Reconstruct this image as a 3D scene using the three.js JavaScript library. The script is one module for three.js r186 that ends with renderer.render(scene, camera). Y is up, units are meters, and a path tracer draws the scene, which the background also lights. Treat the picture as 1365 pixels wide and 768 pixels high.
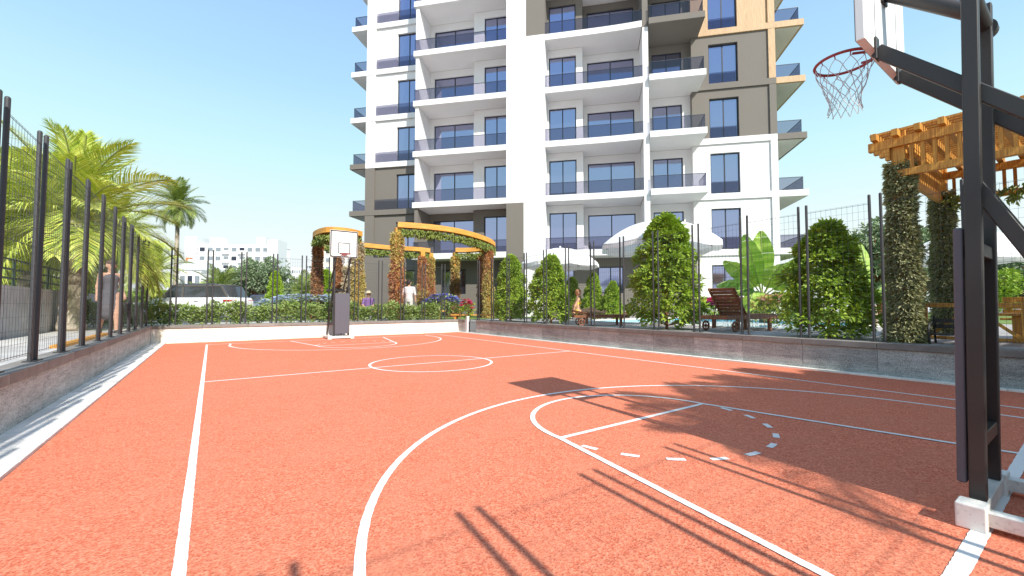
import * as THREE from 'three';
import { mergeGeometries, toCreasedNormals } from 'three/addons/utils/BufferGeometryUtils.js';
import { RoundedBoxGeometry } from 'three/addons/geometries/RoundedBoxGeometry.js';

// ------------------------------------------------------------------ camera, sky, sun, exposure
const scene = new THREE.Scene();
const EYE = 1.25, FPX = 564.3, YAW = 35.34 * Math.PI / 180, PITCH = 2.4 * Math.PI / 180;
const camera = new THREE.PerspectiveCamera(68.47, 1365 / 768, 0.05, 2000);
const FW = new THREE.Vector3(Math.sin(YAW) * Math.cos(PITCH), Math.sin(PITCH), -Math.cos(YAW) * Math.cos(PITCH));
const RT = new THREE.Vector3(Math.cos(YAW), 0, Math.sin(YAW));
const UP = new THREE.Vector3().crossVectors(RT, FW);
camera.position.set(0, EYE, 0);
camera.lookAt(FW.clone().add(camera.position));
scene.add(camera);

const EXPOSURE = 1.67;
const renderer = new THREE.WebGLRenderer({ antialias: true });
renderer.setSize(1024, 576);
renderer.toneMapping = THREE.LinearToneMapping;
renderer.toneMappingExposure = EXPOSURE;
renderer.shadowMap.enabled = true;

{ // clear sky, pale at the horizon
  const W = 256, Hh = 256, data = new Float32Array(W * Hh * 4);
  const stops = [[-90, .32, .31, .30], [-3, .66, .67, .67], [0, 1.0, 1.03, 1.04], [8, .90, 1.02, 1.04], [17, .66, .99, 1.04], [26, .48, .79, 1.04], [36, .39, .64, 1.02], [60, .41, .60, .90], [90, .42, .59, .86]];  // sky above the view greyed, to neutralise the tint of the shade
  for (let j = 0; j < Hh; j++) {
    const el = ((j + .5) / Hh - .5) * 180;
    let k = 0; while (k < stops.length - 2 && el > stops[k + 1][0]) k++;
    const a = stops[k], b = stops[k + 1], t = Math.min(1, Math.max(0, (el - a[0]) / (b[0] - a[0])));
    for (let i = 0; i < W; i++) {
      const o = (j * W + i) * 4;
      for (let c = 0; c < 3; c++) data[o + c] = (a[c + 1] + (b[c + 1] - a[c + 1]) * t) / EXPOSURE * 0.98;
      data[o + 3] = 1;
    }
  }
  const sky = new THREE.DataTexture(data, W, Hh, THREE.RGBAFormat, THREE.FloatType);
  sky.mapping = THREE.EquirectangularReflectionMapping; sky.colorSpace = THREE.LinearSRGBColorSpace;
  sky.magFilter = THREE.LinearFilter; sky.minFilter = THREE.LinearFilter; sky.needsUpdate = true;
  scene.background = sky; scene.environment = sky;
}
const sun = new THREE.DirectionalLight(new THREE.Color(1.0, .95, .87), 3.9);
sun.position.set(-.109 * 40 + 6, 40, 1.188 * 40 - 10);
sun.target.position.set(6, 0, -10);
sun.castShadow = true; sun.shadow.mapSize.set(4096, 4096);
Object.assign(sun.shadow.camera, { left: -45, right: 45, top: 45, bottom: -45, near: 1, far: 150 });
scene.add(sun, sun.target);

// ------------------------------------------------------------------ helpers
const V = (x, y, z) => new THREE.Vector3(x, y, z);
let seed = 12345;
const rnd = () => { seed = (seed * 1664525 + 1013904223) >>> 0; return seed / 4294967296; };
const rr = (a, b) => a + (b - a) * rnd();
const rn = () => (rnd() + rnd() + rnd() - 1.5) * 1.1;
const dirAt = (x, y) => FW.clone().multiplyScalar(FPX).addScaledVector(RT, x - 682.5).addScaledVector(UP, 384 - y);
const onH = (x, y, h) => { const d = dirAt(x, y); return d.multiplyScalar((h - EYE) / d.y).add(V(0, EYE, 0)); };
const atD = (x, y, depth) => { const d = dirAt(x, y); return d.multiplyScalar(depth / FPX).add(V(0, EYE, 0)); };
const onX = (x, y, X) => { const d = dirAt(x, y); return d.multiplyScalar(X / d.x).add(V(0, EYE, 0)); };
const used = {};
const numbered = n => { const k = used[n] = (used[n] ?? -1) + 1; return k ? n + '_' + String(k).padStart(3, '0') : n; };
function tag(o, label, category, group, kind) {
  o.userData.label = label; o.userData.category = category;
  if (group) o.userData.group = group; if (kind) o.userData.kind = kind;
  return o;
}
function thing(name, label, category, pos = [0, 0, 0], turn = 0, group) {
  const o = new THREE.Group(); o.name = numbered(name); scene.add(o);
  o.position.set(...(pos.isVector3 ? pos.toArray() : pos)); o.rotation.y = turn;
  return tag(o, label, category, group);
}
function part(parent, name, geo, mat, label) {
  const list = Array.isArray(geo) ? geo : [geo];
  const g = list.length > 1 ? mergeGeometries(list.map(flat)) : list[0];
  const m = new THREE.Mesh(g, mat); m.name = name; m.castShadow = m.receiveShadow = true;
  if (label) m.userData.label = label;
  parent.add(m); return m;
}
function struct(name, geo, mat) { const m = part(scene, numbered(name), geo, mat); m.userData.kind = 'structure'; return m; }
function copy(o, pos, turn, label) {
  const c = o.clone(); c.name = numbered(o.name.replace(/_\d{3}$/, '')); scene.add(c);
  c.userData = { ...o.userData };
  c.position.set(...(pos.isVector3 ? pos.toArray() : pos)); if (turn !== undefined) c.rotation.y = turn; if (label) c.userData.label = label; return c;
}
function flat(g) {                                   // every geometry with position, normal, uv and no index
  g = g.index ? g.toNonIndexed() : g;
  for (const k of Object.keys(g.attributes)) if (!['position', 'normal', 'uv', 'color'].includes(k)) g.deleteAttribute(k);
  if (!g.attributes.uv) g.setAttribute('uv', new THREE.BufferAttribute(new Float32Array(g.attributes.position.count * 2), 2));
  return g;
}
function muv(g, ox = 0, oy = 0) {                    // uv in metres, from the face's main axis
  g = flat(g); const p = g.attributes.position, n = g.attributes.normal, u = g.attributes.uv;
  for (let i = 0; i < p.count; i += 3) {
    const ax = Math.abs(n.getX(i)), ay = Math.abs(n.getY(i)), az = Math.abs(n.getZ(i));
    for (let k = i; k < i + 3; k++) {
      const x = p.getX(k), y = p.getY(k), z = p.getZ(k);
      if (ay >= ax && ay >= az) u.setXY(k, x + ox, z + oy); else if (ax >= az) u.setXY(k, z + ox, y + oy); else u.setXY(k, x + ox, y + oy);
    }
  }
  return g;
}
// box from two corners; r > 0 rounds the edges
function bx(x0, x1, y0, y1, z0, z1, r = 0) {
  const w = x1 - x0, h = y1 - y0, d = z1 - z0;
  const g = r ? new RoundedBoxGeometry(w, h, d, 2, Math.min(r, w / 2.01, h / 2.01, d / 2.01)) : new THREE.BoxGeometry(w, h, d);
  g.translate((x0 + x1) / 2, (y0 + y1) / 2, (z0 + z1) / 2);
  return muv(g, rr(0, 5), rr(0, 5));
}
// bar of rectangular section from a to b
function bar(a, b, w, h, r = 0, up = V(0, 1, 0)) {
  const L = a.distanceTo(b), g = r ? new RoundedBoxGeometry(w, h, L, 2, r) : new THREE.BoxGeometry(w, h, L);
  muv(g, rr(0, 5), rr(0, 5));
  const z = b.clone().sub(a).normalize(), x = new THREE.Vector3().crossVectors(up, z);
  if (x.lengthSq() < 1e-6) x.set(1, 0, 0); x.normalize();
  const y = new THREE.Vector3().crossVectors(z, x), m = new THREE.Matrix4().makeBasis(x, y, z).setPosition(a.clone().add(b).multiplyScalar(.5));
  const gg = flat(r ? muv(g) : g); gg.applyMatrix4(m); return gg;
}
function rod(a, b, r0, r1 = r0, seg = 8) {
  const L = a.distanceTo(b), g = new THREE.CylinderGeometry(r1, r0, L, seg);
  const q = new THREE.Quaternion().setFromUnitVectors(V(0, 1, 0), b.clone().sub(a).normalize());
  g.applyQuaternion(q); const c = a.clone().add(b).multiplyScalar(.5); g.translate(c.x, c.y, c.z); return flat(g);
}
const tube = (pts, r, seg = 24, rs = 6, closed = false) => flat(new THREE.TubeGeometry(new THREE.CatmullRomCurve3(pts, closed), seg, r, rs, closed));
// wall in the local xy plane with rectangular openings, front face at z = zf, thickness t behind it
function holed(x0, x1, y0, y1, holes, zf, t) {
  const s = new THREE.Shape([new THREE.Vector2(x0, y0), new THREE.Vector2(x1, y0), new THREE.Vector2(x1, y1), new THREE.Vector2(x0, y1)]);
  for (const [a, b, c, d] of holes) s.holes.push(new THREE.Path([new THREE.Vector2(a, c), new THREE.Vector2(a, d), new THREE.Vector2(b, d), new THREE.Vector2(b, c)]));
  const g = new THREE.ExtrudeGeometry(s, { depth: t, bevelEnabled: false }); g.translate(0, 0, zf - t); return muv(g);
}

// ------------------------------------------------------------------ procedural textures
const lattices = {};
function lat(P, k) {
  const key = P + '_' + k; if (lattices[key]) return lattices[key];
  const a = new Float32Array(P * P); for (let i = 0; i < a.length; i++) a[i] = rnd(); return lattices[key] = a;
}
function vn(u, v, PX, PY, k = 0) {                   // tileable value noise
  const P = Math.max(PX, PY), L = lat(P, k), x = u * PX, y = v * PY, xi = Math.floor(x), yi = Math.floor(y);
  let fx = x - xi, fy = y - yi; fx = fx * fx * (3 - 2 * fx); fy = fy * fy * (3 - 2 * fy);
  const a = (i, j) => L[((j % PY + PY) % PY) * P + ((i % PX + PX) % PX)];
  return (a(xi, yi) * (1 - fx) + a(xi + 1, yi) * fx) * (1 - fy) + (a(xi, yi + 1) * (1 - fx) + a(xi + 1, yi + 1) * fx) * fy;
}
const enc = c => { c = Math.min(1, Math.max(0, c)); return Math.round(255 * (c <= .0031308 ? 12.92 * c : 1.055 * Math.pow(c, 1 / 2.4) - .055)); };
function tex(N, metres, fn, colour = true) {
  const d = new Uint8Array(N * N * 4);
  for (let j = 0; j < N; j++) for (let i = 0; i < N; i++) {
    const c = fn((i + .5) / N, (j + .5) / N), o = (j * N + i) * 4;
    if (colour) { d[o] = enc(c[0]); d[o + 1] = enc(c[1]); d[o + 2] = enc(c[2]); } else d[o] = d[o + 1] = d[o + 2] = Math.round(255 * Math.min(1, Math.max(0, c)));
    d[o + 3] = 255;
  }
  const t = new THREE.DataTexture(d, N, N); if (colour) t.colorSpace = THREE.SRGBColorSpace;
  t.wrapS = t.wrapT = THREE.RepeatWrapping; t.magFilter = THREE.LinearFilter; t.minFilter = THREE.LinearMipmapLinearFilter; t.generateMipmaps = true;
  t.repeat.set(1 / metres, 1 / metres); t.needsUpdate = true; return t;
}
const mix3 = (a, b, t) => [a[0] + (b[0] - a[0]) * t, a[1] + (b[1] - a[1]) * t, a[2] + (b[2] - a[2]) * t];
const sat = x => Math.min(1, Math.max(0, x));
const col = (r, g, b) => new THREE.Color().setRGB(r, g, b);
const std = (r, g, b, rough = .8, extra = {}) => new THREE.MeshStandardMaterial({ color: col(r, g, b), roughness: rough, metalness: 0, ...extra });

// rubber granules of the court
const rubberN = (u, v) => .55 * vn(u, v, 512, 512, 1) + .35 * vn(u, v, 260, 260, 2) + .1 * vn(u, v, 110, 110, 3);
const rubberMap = tex(1024, 3.1, (u, v) => {
  const g = rubberN(u, v), m = .5 * vn(u, v, 9, 9, 4) + .5 * vn(u, v, 31, 31, 5);
  let c = mix3([.53, .125, .068], [.82, .29, .175], sat((g - .5) * 2.3 + .5));
  if (vn(u, v, 420, 420, 80) > .8) c = mix3(c, [.36, .10, .06], .55);
  return mix3(c, [.64, .225, .135], sat((m - .5) * .9 + .15));
});
const rubberBump = tex(1024, 3.1, rubberN, false);
const M = {};
M.rubber = new THREE.MeshPhysicalMaterial({ map: rubberMap, bumpMap: rubberBump, bumpScale: .006, roughness: .95, specularIntensity: .15 });
const paintMap = tex(512, .9, (u, v) => { const g = vn(u, v, 256, 256, 6), w = vn(u, v, 14, 14, 7) * .6 + vn(u, v, 60, 60, 8) * .4; return mix3([.80, .79, .76], [.66, .50, .45], sat((g - .62) * 2.2) * sat((w - .35) * 2.2) * .8); });
M.line = new THREE.MeshPhysicalMaterial({ map: paintMap, roughness: .8, specularIntensity: .3 });
const stoneMap = tex(1024, 2.35, (u, v) => {
  const st = .5 * vn(u, v, 6, 48, 9) + .5 * vn(u, v, 20, 140, 10), g = vn(u, v, 400, 400, 11), p = vn(u, v, 11, 11, 12);
  const t = sat(.34 * st + .52 * g + .14 * p); let c = mix3([.17, .168, .166], [.46, .45, .435], sat((t - .5) * 1.9 + .5));
  return vn(u, v, 300, 300, 13) > .8 ? mix3(c, [.06, .06, .06], .5) : c;
});
const stoneBump = tex(512, 2.35, (u, v) => .5 * vn(u, v, 256, 256, 11) + .5 * vn(u, v, 20, 140, 10), false);
M.stones = [1.25, 1.5, 1.1, 1.38].map((k, i) => new THREE.MeshPhysicalMaterial({ map: stoneMap, bumpMap: stoneBump, bumpScale: .003, roughness: .95, specularIntensity: .2, color: col(k * .93, k * .99, k * .97) }));
M.stonesPale = [1.45, 1.6, 1.52].map(k => new THREE.MeshPhysicalMaterial({ map: stoneMap, bumpMap: stoneBump, bumpScale: .003, roughness: .95, specularIntensity: .2, color: col(k * .94, k, k * .99) }));
const concMap = tex(512, 1.9, (u, v) => { const p = vn(u, v, 7, 7, 14) * .5 + vn(u, v, 23, 23, 15) * .3 + vn(u, v, 200, 200, 16) * .2; const c = mix3([.56, .55, .52], [.80, .79, .76], sat((p - .5) * 1.8 + .5)); return vn(u, v, 120, 120, 17) > .85 ? mix3(c, [.4, .39, .37], .35) : c; });
M.concretes = [1.0, .93, 1.06].map(k => new THREE.MeshStandardMaterial({ map: concMap, roughness: .9, color: col(k, k, k) }));
M.creams = [1.05, .99, 1.1].map(k => new THREE.MeshStandardMaterial({ map: concMap, roughness: .85, color: col(1.08 * k, 1.06 * k, 1.0 * k) }));
M.cap = [.2, .22, .185].map(k => new THREE.MeshStandardMaterial({ map: concMap, color: col(k * 1.55, k * 1.46, k * 1.4), roughness: .8 }));
const paveMap = tex(512, 3, (u, v) => { const p = vn(u, v, 9, 9, 18) * .5 + vn(u, v, 40, 40, 19) * .25 + vn(u, v, 220, 220, 20) * .25; return mix3([.38, .37, .36], [.58, .57, .55], sat((p - .5) * 1.7 + .5)); });
M.paving = new THREE.MeshStandardMaterial({ map: paveMap, roughness: .9 });
M.deck = new THREE.MeshStandardMaterial({ map: paveMap, roughness: .9, color: col(.72, .71, .72) });
M.asphalt = new THREE.MeshStandardMaterial({ map: paveMap, roughness: .95, color: col(.2, .2, .21) });
const grassMap = tex(512, 2.2, (u, v) => mix3([.07, .12, .02], [.2, .3, .06], sat((vn(u, v, 200, 200, 21) * .6 + vn(u, v, 20, 20, 22) * .4 - .5) * 2 + .5)));
M.lawn = new THREE.MeshStandardMaterial({ map: grassMap, roughness: 1 });
const grain = (a, b, k) => tex(512, 1.2, (u, v) => { const w = vn(u, v, 3, 6, k) * 2.2; const s = .55 * vn((u + w * .012) % 1, v, 150, 5, k + 1) + .3 * vn(u, v, 60, 3, k + 2) + .15 * vn(u, v, 256, 40, k + 3); return mix3(a, b, sat((s - .5) * 1.9 + .5)); });
const woodMap = grain([.44, .175, .022], [.78, .40, .07], 30), brownMap = grain([.13, .045, .018], [.33, .13, .06], 40), oakMap = grain([.40, .255, .13], [.56, .385, .215], 50);
M.wood = new THREE.MeshStandardMaterial({ map: woodMap, roughness: .6 });
M.woodB = new THREE.MeshStandardMaterial({ map: woodMap, roughness: .65, color: col(.86, .82, .78) });
M.brown = new THREE.MeshStandardMaterial({ map: brownMap, roughness: .5 });
M.oak = new THREE.MeshStandardMaterial({ map: oakMap, roughness: .6 });
const wallMap = tex(512, 3.3, (u, v) => { const p = vn(u, v, 5, 5, 60) * .4 + vn(u, v, 40, 40, 61) * .3 + vn(u, v, 250, 250, 62) * .3; return mix3([.90, .90, .90], [1, 1, 1], p); });
const wallMat = (r, g, b) => new THREE.MeshStandardMaterial({ map: wallMap, color: col(r, g, b), roughness: .85 });
M.white = wallMat(.78, .775, .765); M.taupe = wallMat(.178, .160, .138);
M.steel = std(.045, .046, .05, .5);
M.wire = std(.05, .055, .06, .5, { metalness: .3 });
M.hoopSteel = std(.035, .032, .031, .42);
M.pad = std(.092, .092, .112, .6);
M.board = std(.82, .82, .8, .4);
M.black = std(.02, .02, .02, .5);
M.rim = std(.30, .035, .035, .45);
M.net = std(.55, .57, .60, .8);
M.frame = std(.018, .024, .04, .4);
M.baseWhite = new THREE.MeshStandardMaterial({ map: concMap, color: col(1.0, 1.0, .98), roughness: .7 });
M.glass = new THREE.MeshStandardMaterial({ color: col(.37, .395, .575), metalness: .95, roughness: .06 });
M.guard = new THREE.MeshPhysicalMaterial({ color: col(.66, .65, .715), transmission: 1, thickness: 0, roughness: .02, ior: 1.5 });
M.canvas = new THREE.MeshPhysicalMaterial({ color: col(.84, .83, .82), roughness: .95, transmission: .25, thickness: 0, side: THREE.DoubleSide });
M.water = new THREE.MeshPhysicalMaterial({ color: col(.55, .85, .95), roughness: .05, transmission: .8, thickness: 0, ior: 1.33 });
M.poolTile = std(.42, .72, .80, .4);
const leafMat = (extra = {}) => new THREE.MeshPhysicalMaterial({ vertexColors: true, roughness: .62, side: THREE.DoubleSide, transmission: .3, thickness: 0, ...extra });
M.leaf = leafMat();
M.bark = new THREE.MeshStandardMaterial({ map: brownMap, roughness: 1, color: col(1.2, 1.3, 1.4) });
const barkMap = tex(512, 1, (u, v) => { const r = vn(u, v, 6, 26, 70) * .6 + vn(u, v, 60, 90, 71) * .4; return mix3([.17, .13, .09], [.48, .42, .33], sat((r - .5) * 2 + .5)); });
M.palmBark = new THREE.MeshStandardMaterial({ map: barkMap, roughness: 1 });

// ------------------------------------------------------------------ ground, court, walls
const LVL = 0.56;                                     // level of the terraces round the sunken court
const CX0 = -1.6, CX1 = 9.66, CZ0 = 1.43, CZ1 = -18.05;
{
  const S = 700, s = new THREE.Shape([new THREE.Vector2(-S, -S), new THREE.Vector2(S, -S), new THREE.Vector2(S, S), new THREE.Vector2(-S, S)]);
  const hole = (x0, x1, z0, z1) => s.holes.push(new THREE.Path([new THREE.Vector2(x0, -z0), new THREE.Vector2(x0, -z1), new THREE.Vector2(x1, -z1), new THREE.Vector2(x1, -z0)]));
  hole(CX0 - .2, CX1 + .2, CZ0 + .2, CZ1 - .2);
  hole(13.4, 20.5, -4.6, -13.6);
  const g = new THREE.ShapeGeometry(s); g.rotateX(-Math.PI / 2); g.translate(0, LVL, 0);
  struct('ground', muv(g), M.paving);
}
const sheet = (x0, x1, z0, z1, y) => { const g = new THREE.PlaneGeometry(x1 - x0, z1 - z0); g.rotateX(-Math.PI / 2); g.translate((x0 + x1) / 2, y, (z0 + z1) / 2); return muv(g); };
struct('pool_deck', [sheet(9.95, 13.4, -17, 12, LVL + .004), sheet(13.4, 24, -4.6, 12, LVL + .004), sheet(20.5, 24, -13.6, -4.6, LVL + .004), sheet(13.4, 20.5, -17, -13.6, LVL + .004)], M.deck);
struct('parking_lot', sheet(-16, 9, -70, -21.5, LVL + .004), M.asphalt);
struct('lawn', [sheet(9, 24, -40, -18.6, LVL + .008), sheet(24, 60, -40, 20, LVL + .008)], M.lawn);  // widened over unseen ground at the tower foot to darken balcony undersides

const court = struct('court_floor', (() => { const g = new THREE.PlaneGeometry(CX1 - CX0 + .3, CZ0 - CZ1 + .3, 1, 1); g.rotateX(-Math.PI / 2); g.translate((CX0 + CX1) / 2, 0, (CZ0 + CZ1) / 2); return muv(g); })(), M.rubber);
{ // painted lines, each its own piece of the floor
  const y = .004, LW = .055, XL = -.094, XR = 8.079, ZB = -.454, ZF = -16.79, ZH = -8.622, XC = 3.97;
  const strip = (raw, w) => {                        // polyline ribbon on the floor, its edges ragged on the granules
    const pts = []; raw.forEach((p, i) => { if (i) { const a = raw[i - 1], l = Math.hypot(p[0] - a[0], p[1] - a[1]), n = Math.max(1, Math.round(l / .03)); for (let k = 1; k <= n; k++) pts.push([a[0] + (p[0] - a[0]) * k / n, a[1] + (p[1] - a[1]) * k / n]); } else pts.push(p); });
    const pos = [], idx = []; pts.forEach((p, i) => {
      const a = pts[Math.max(0, i - 1)], b = pts[Math.min(pts.length - 1, i + 1)], dx = b[0] - a[0], dz = b[1] - a[1], l = Math.hypot(dx, dz) || 1;
      const nx = -dz / l * w / 2, nz = dx / l * w / 2; const j0 = 1 + rr(-.07, .07), j1 = 1 + rr(-.07, .07); pos.push(p[0] + nx * j0, y, p[1] + nz * j0, p[0] - nx * j1, y, p[1] - nz * j1);
      if (i) { const k = i * 2; idx.push(k - 2, k, k - 1, k - 1, k, k + 1); }
    });
    const g = new THREE.BufferGeometry(); g.setAttribute('position', new THREE.Float32BufferAttribute(pos, 3)); g.setIndex(idx);
    const n = new Float32Array(pos.length); for (let i = 1; i < n.length; i += 3) n[i] = 1; g.setAttribute('normal', new THREE.BufferAttribute(n, 3)); return muv(g);
  };
  const arc = (cx, cz, r, a0, a1, n = 48) => Array.from({ length: n + 1 }, (_, i) => { const a = a0 + (a1 - a0) * i / n; return [cx + r * Math.cos(a), cz + r * Math.sin(a)]; });
  const P = Math.PI, add = (name, pts, w = LW) => part(court, name, strip(pts, w), M.line);
  add('sideline', [[XL, ZB + LW / 2], [XL, ZF - LW / 2]]); add('sideline', [[XR, ZB + LW / 2], [XR, ZF - LW / 2]]);
  add('baseline', [[XL + LW / 2, ZB], [XR - LW / 2, ZB]], .075); add('baseline', [[XL + LW / 2, ZF], [XR - LW / 2, ZF]]);
  add('half_line', [[XL + LW / 2, ZH], [XR - LW / 2, ZH]]);
  const circ = part(court, 'centre_circle', strip(arc(XC, ZH, 1.3, 0, 2 * P, 64), LW), M.line); circ.position.y = .002;
  for (const sgn of [1, -1]) {
    const m = z => sgn > 0 ? z : 2 * ZH - z;         // the far half mirrors the near half
    const mp = a => a.map(([x, z]) => [x, m(z)]);
    const tp = [[XC - 3.45, ZB - LW / 2], [XC - 3.45, -1.1], ...arc(XC - .03, -1.15, 3.47, P + .02, 2 * P - .02, 64), [XC + 3.43, -1.1], [XC + 3.43, ZB - LW / 2]];
    add('three_point_line', mp(tp));
    const FZ = -3.04, hw = 1.21;
    const key = [[XC - 1.67, ZB - LW / 2], ...arc(XC - .05, FZ, hw, P, 2 * P, 40), [XC + 1.62, ZB - LW / 2]];
    const k = add('key_line', mp(key)); k.position.y = .002;
    add('free_throw_line', mp([[XC - .05 - hw + LW / 2, FZ], [XC - .05 + hw - LW / 2, FZ]]));
    for (let i = 0; i < 10; i++) { const a = .08 + (P - .16) * (i + .25) / 10; add('dash', mp(arc(XC - .05, FZ + .06, hw * 1.0, a, a + .125, 4))); }
  }
}
{ // pale gutter pavers beside the left and right walls
  const gut = thing('gutter_strip', 'pale concrete paver strip between the red court and the stone wall in shadow stripes', 'paving'); gut.userData.kind = 'structure'; delete gut.userData.category;
  for (let z = CZ0; z > CZ1 + .05; z -= .585) part(gut, 'paver', bx(CX0 - .02, -1.2, -.02, .03, Math.max(z - .579, CZ1), z, .006), M.concretes[Math.floor(rnd() * 3)]);
  const g2 = thing('gutter_strip', 'narrow white kerb strip at the foot of the long grey stone wall', 'paving'); g2.userData.kind = 'structure'; delete g2.userData.category;
  for (let z = CZ0; z > CZ1 + .05; z -= 1.17) part(g2, 'paver', bx(9.53, 9.66, -.02, .03, Math.max(z - 1.166, CZ1), z, .006), M.creams[Math.floor(rnd() * 3)]);
}
// walls of slabs with coping stones; along is 'x' or 'z'
function slabWall(label, along, face, dirOut, from, to, pitch, phase, mats, gapFn) {
  const w = thing('court_wall', label, 'wall');
  const lo = Math.min(from, to), hi = Math.max(from, to);
  const back = face + dirOut * .24;
  const put = (name, a, b, y0, y1, f0, f1, mat, r) => {
    const m0 = Math.min(f0, f1), m1 = Math.max(f0, f1);
    part(w, name, along === 'z' ? bx(m0, m1, y0, y1, a, b, r) : bx(a, b, y0, y1, m0, m1, r), mat);
  };
  put('core', lo, hi, -.05, .48, face + dirOut * .03, back, M.cap[0]);
  for (let k = Math.floor((lo - phase) / pitch); phase + k * pitch < hi; k++) {
    const a = Math.max(lo, phase + k * pitch) + .002, b = Math.min(hi, phase + (k + 1) * pitch) - .002; if (b - a < .04) continue;
    const jit = rr(0, .003);
    put('stone_slab', a, b, -.04, .485, face - dirOut * (.0 + jit), face + dirOut * .03, mats[Math.floor(rnd() * mats.length)], .004);
    put('coping_stone', a - .0005, b + .0005, .487, .6, face - dirOut * .035, back + dirOut * .02, M.cap[Math.floor(rnd() * M.cap.length)], .012);
  }
  return w;
}
slabWall('long low wall of grey stone slabs in front of the pool terrace', 'z', CX1, 1, CZ0 + .2, -16.4, 1.17, -3.58, M.stones);
slabWall('short grey stone wall piece beside the white gate post', 'z', CX1, 1, -17.35, CZ1 + .001, 1.17, -18.05, M.stones);
slabWall('grey granite slab wall below the fence beside the palm walkway', 'z', CX0, -1, CZ0 + .2, CZ1 - .2, 1.17, -6.16, M.stonesPale);
slabWall('sunlit cream wall below the leafy hedge behind the far hoop', 'x', CZ1, -1, CX0 - .2, CX1 + .24, 1.36, -1.6, M.creams);
slabWall('cream wall behind the near hoop at the end of the court', 'x', CZ0, 1, CX0 - .2, CX1 + .24, 1.36, -1.6, M.creams);
{
  const gp = thing('gate_post', 'white square post at the small gate opening in the grey wall', 'post', [9.72, 0, -17.28]);
  part(gp, 'shaft', bx(-.05, .05, 0, .72, -.06, .06, .008), M.white); part(gp, 'cap', bx(-.06, .06, .722, .76, -.07, .07, .008), M.white);
  const gate = thing('low_gate', 'low dark bar gate in the opening between grey wall and white post', 'gate', [9.74, 0, -17.2]);
  part(gate, 'rail', bx(-.012, .012, .08, .105, 0, .78), M.steel); part(gate, 'rail', bx(-.012, .012, .5, .525, 0, .78), M.steel);
  for (let i = 0; i < 8; i++) part(gate, 'bar', bx(-.008, .008, .107, .498, .03 + i * .1, .046 + i * .1), M.steel);
}

// ------------------------------------------------------------------ fences: paired posts and wire mesh panels
const postGeo = (h) => { const g = [flat(new THREE.CylinderGeometry(.024, .024, h, 12).translate(0, h / 2, 0)), flat(new THREE.SphereGeometry(.024, 12, 6, 0, Math.PI * 2, 0, Math.PI / 2).translate(0, h, 0)), bx(-.055, .055, 0, .012, -.055, .055)]; return mergeGeometries(g.map(flat)); };
const meshGeo = (w, h) => {
  const l = []; const t = .0026;
  const wire = (x0, x1, y0, y1, z) => { const g = new THREE.BoxGeometry(x1 - x0, y1 - y0, t); g.translate((x0 + x1) / 2, (y0 + y1) / 2, z); l.push(flat(g)); };
  const nx = Math.round(w / .082), ny = Math.round(h / .142);
  for (let i = 0; i <= nx; i++) { const x = w * i / nx; wire(x - t / 2, x + t / 2, 0, h, 0); }
  for (let j = 0; j <= ny; j++) { const y = h * j / ny; wire(0, w, y - t / 2, y + t / 2, t); }
  for (const y of [.02, h * .5, h - .02]) wire(0, w, y - .003, y + .003, t * 2);
  return mergeGeometries(l);
};
function fence(label, list, along, at, top, sep) {    // list: centres of the post pairs
  const f = thing('court_fence', label, 'fence');
  const pg = postGeo(top - .6), w = Math.abs(list[1] - list[0]) - 2 * sep, mg = meshGeo(w, top - .6 - .22);
  list.forEach((c, i) => {
    for (const s of [-1, 1]) {
      const p = part(f, 'post', pg, M.steel); p.position.set(...(along === 'z' ? [at + rr(-.004, .004), .6, c + s * sep] : [c + s * sep, .6, at + rr(-.004, .004)]));
      p.rotation.set(rr(-.004, .004), 0, rr(-.004, .004));
    }
    if (i < list.length - 1) {
      const m = part(f, 'mesh_panel', mg, M.wire);
      if (along === 'z') { m.rotation.y = Math.PI / 2; m.position.set(at, .69, Math.max(c, list[i + 1]) - sep); } else m.position.set(Math.min(c, list[i + 1]) + sep, .69, at);
    }
  });
  return f;
}
fence('paired dark posts and wire mesh on the wall before the pool', Array.from({ length: 16 }, (_, i) => 1.1 - 1.17 * i), 'z', 9.81, 3.27, .075);
fence('paired dark posts and wire mesh beside the palm walkway', Array.from({ length: 17 }, (_, i) => .86 - 1.17 * i), 'z', -1.7, 3.3, .078);
fence('paired dark posts and wire mesh in front of the leafy hedge', Array.from({ length: 11 }, (_, i) => -1.06 + .998 * i), 'x', -18.2, 3.2, .075);
fence('paired dark posts and wire mesh on the wall behind the near hoop', Array.from({ length: 11 }, (_, i) => -1.12 + 1.035 * i), 'x', 1.58, 3.27, .075);

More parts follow.
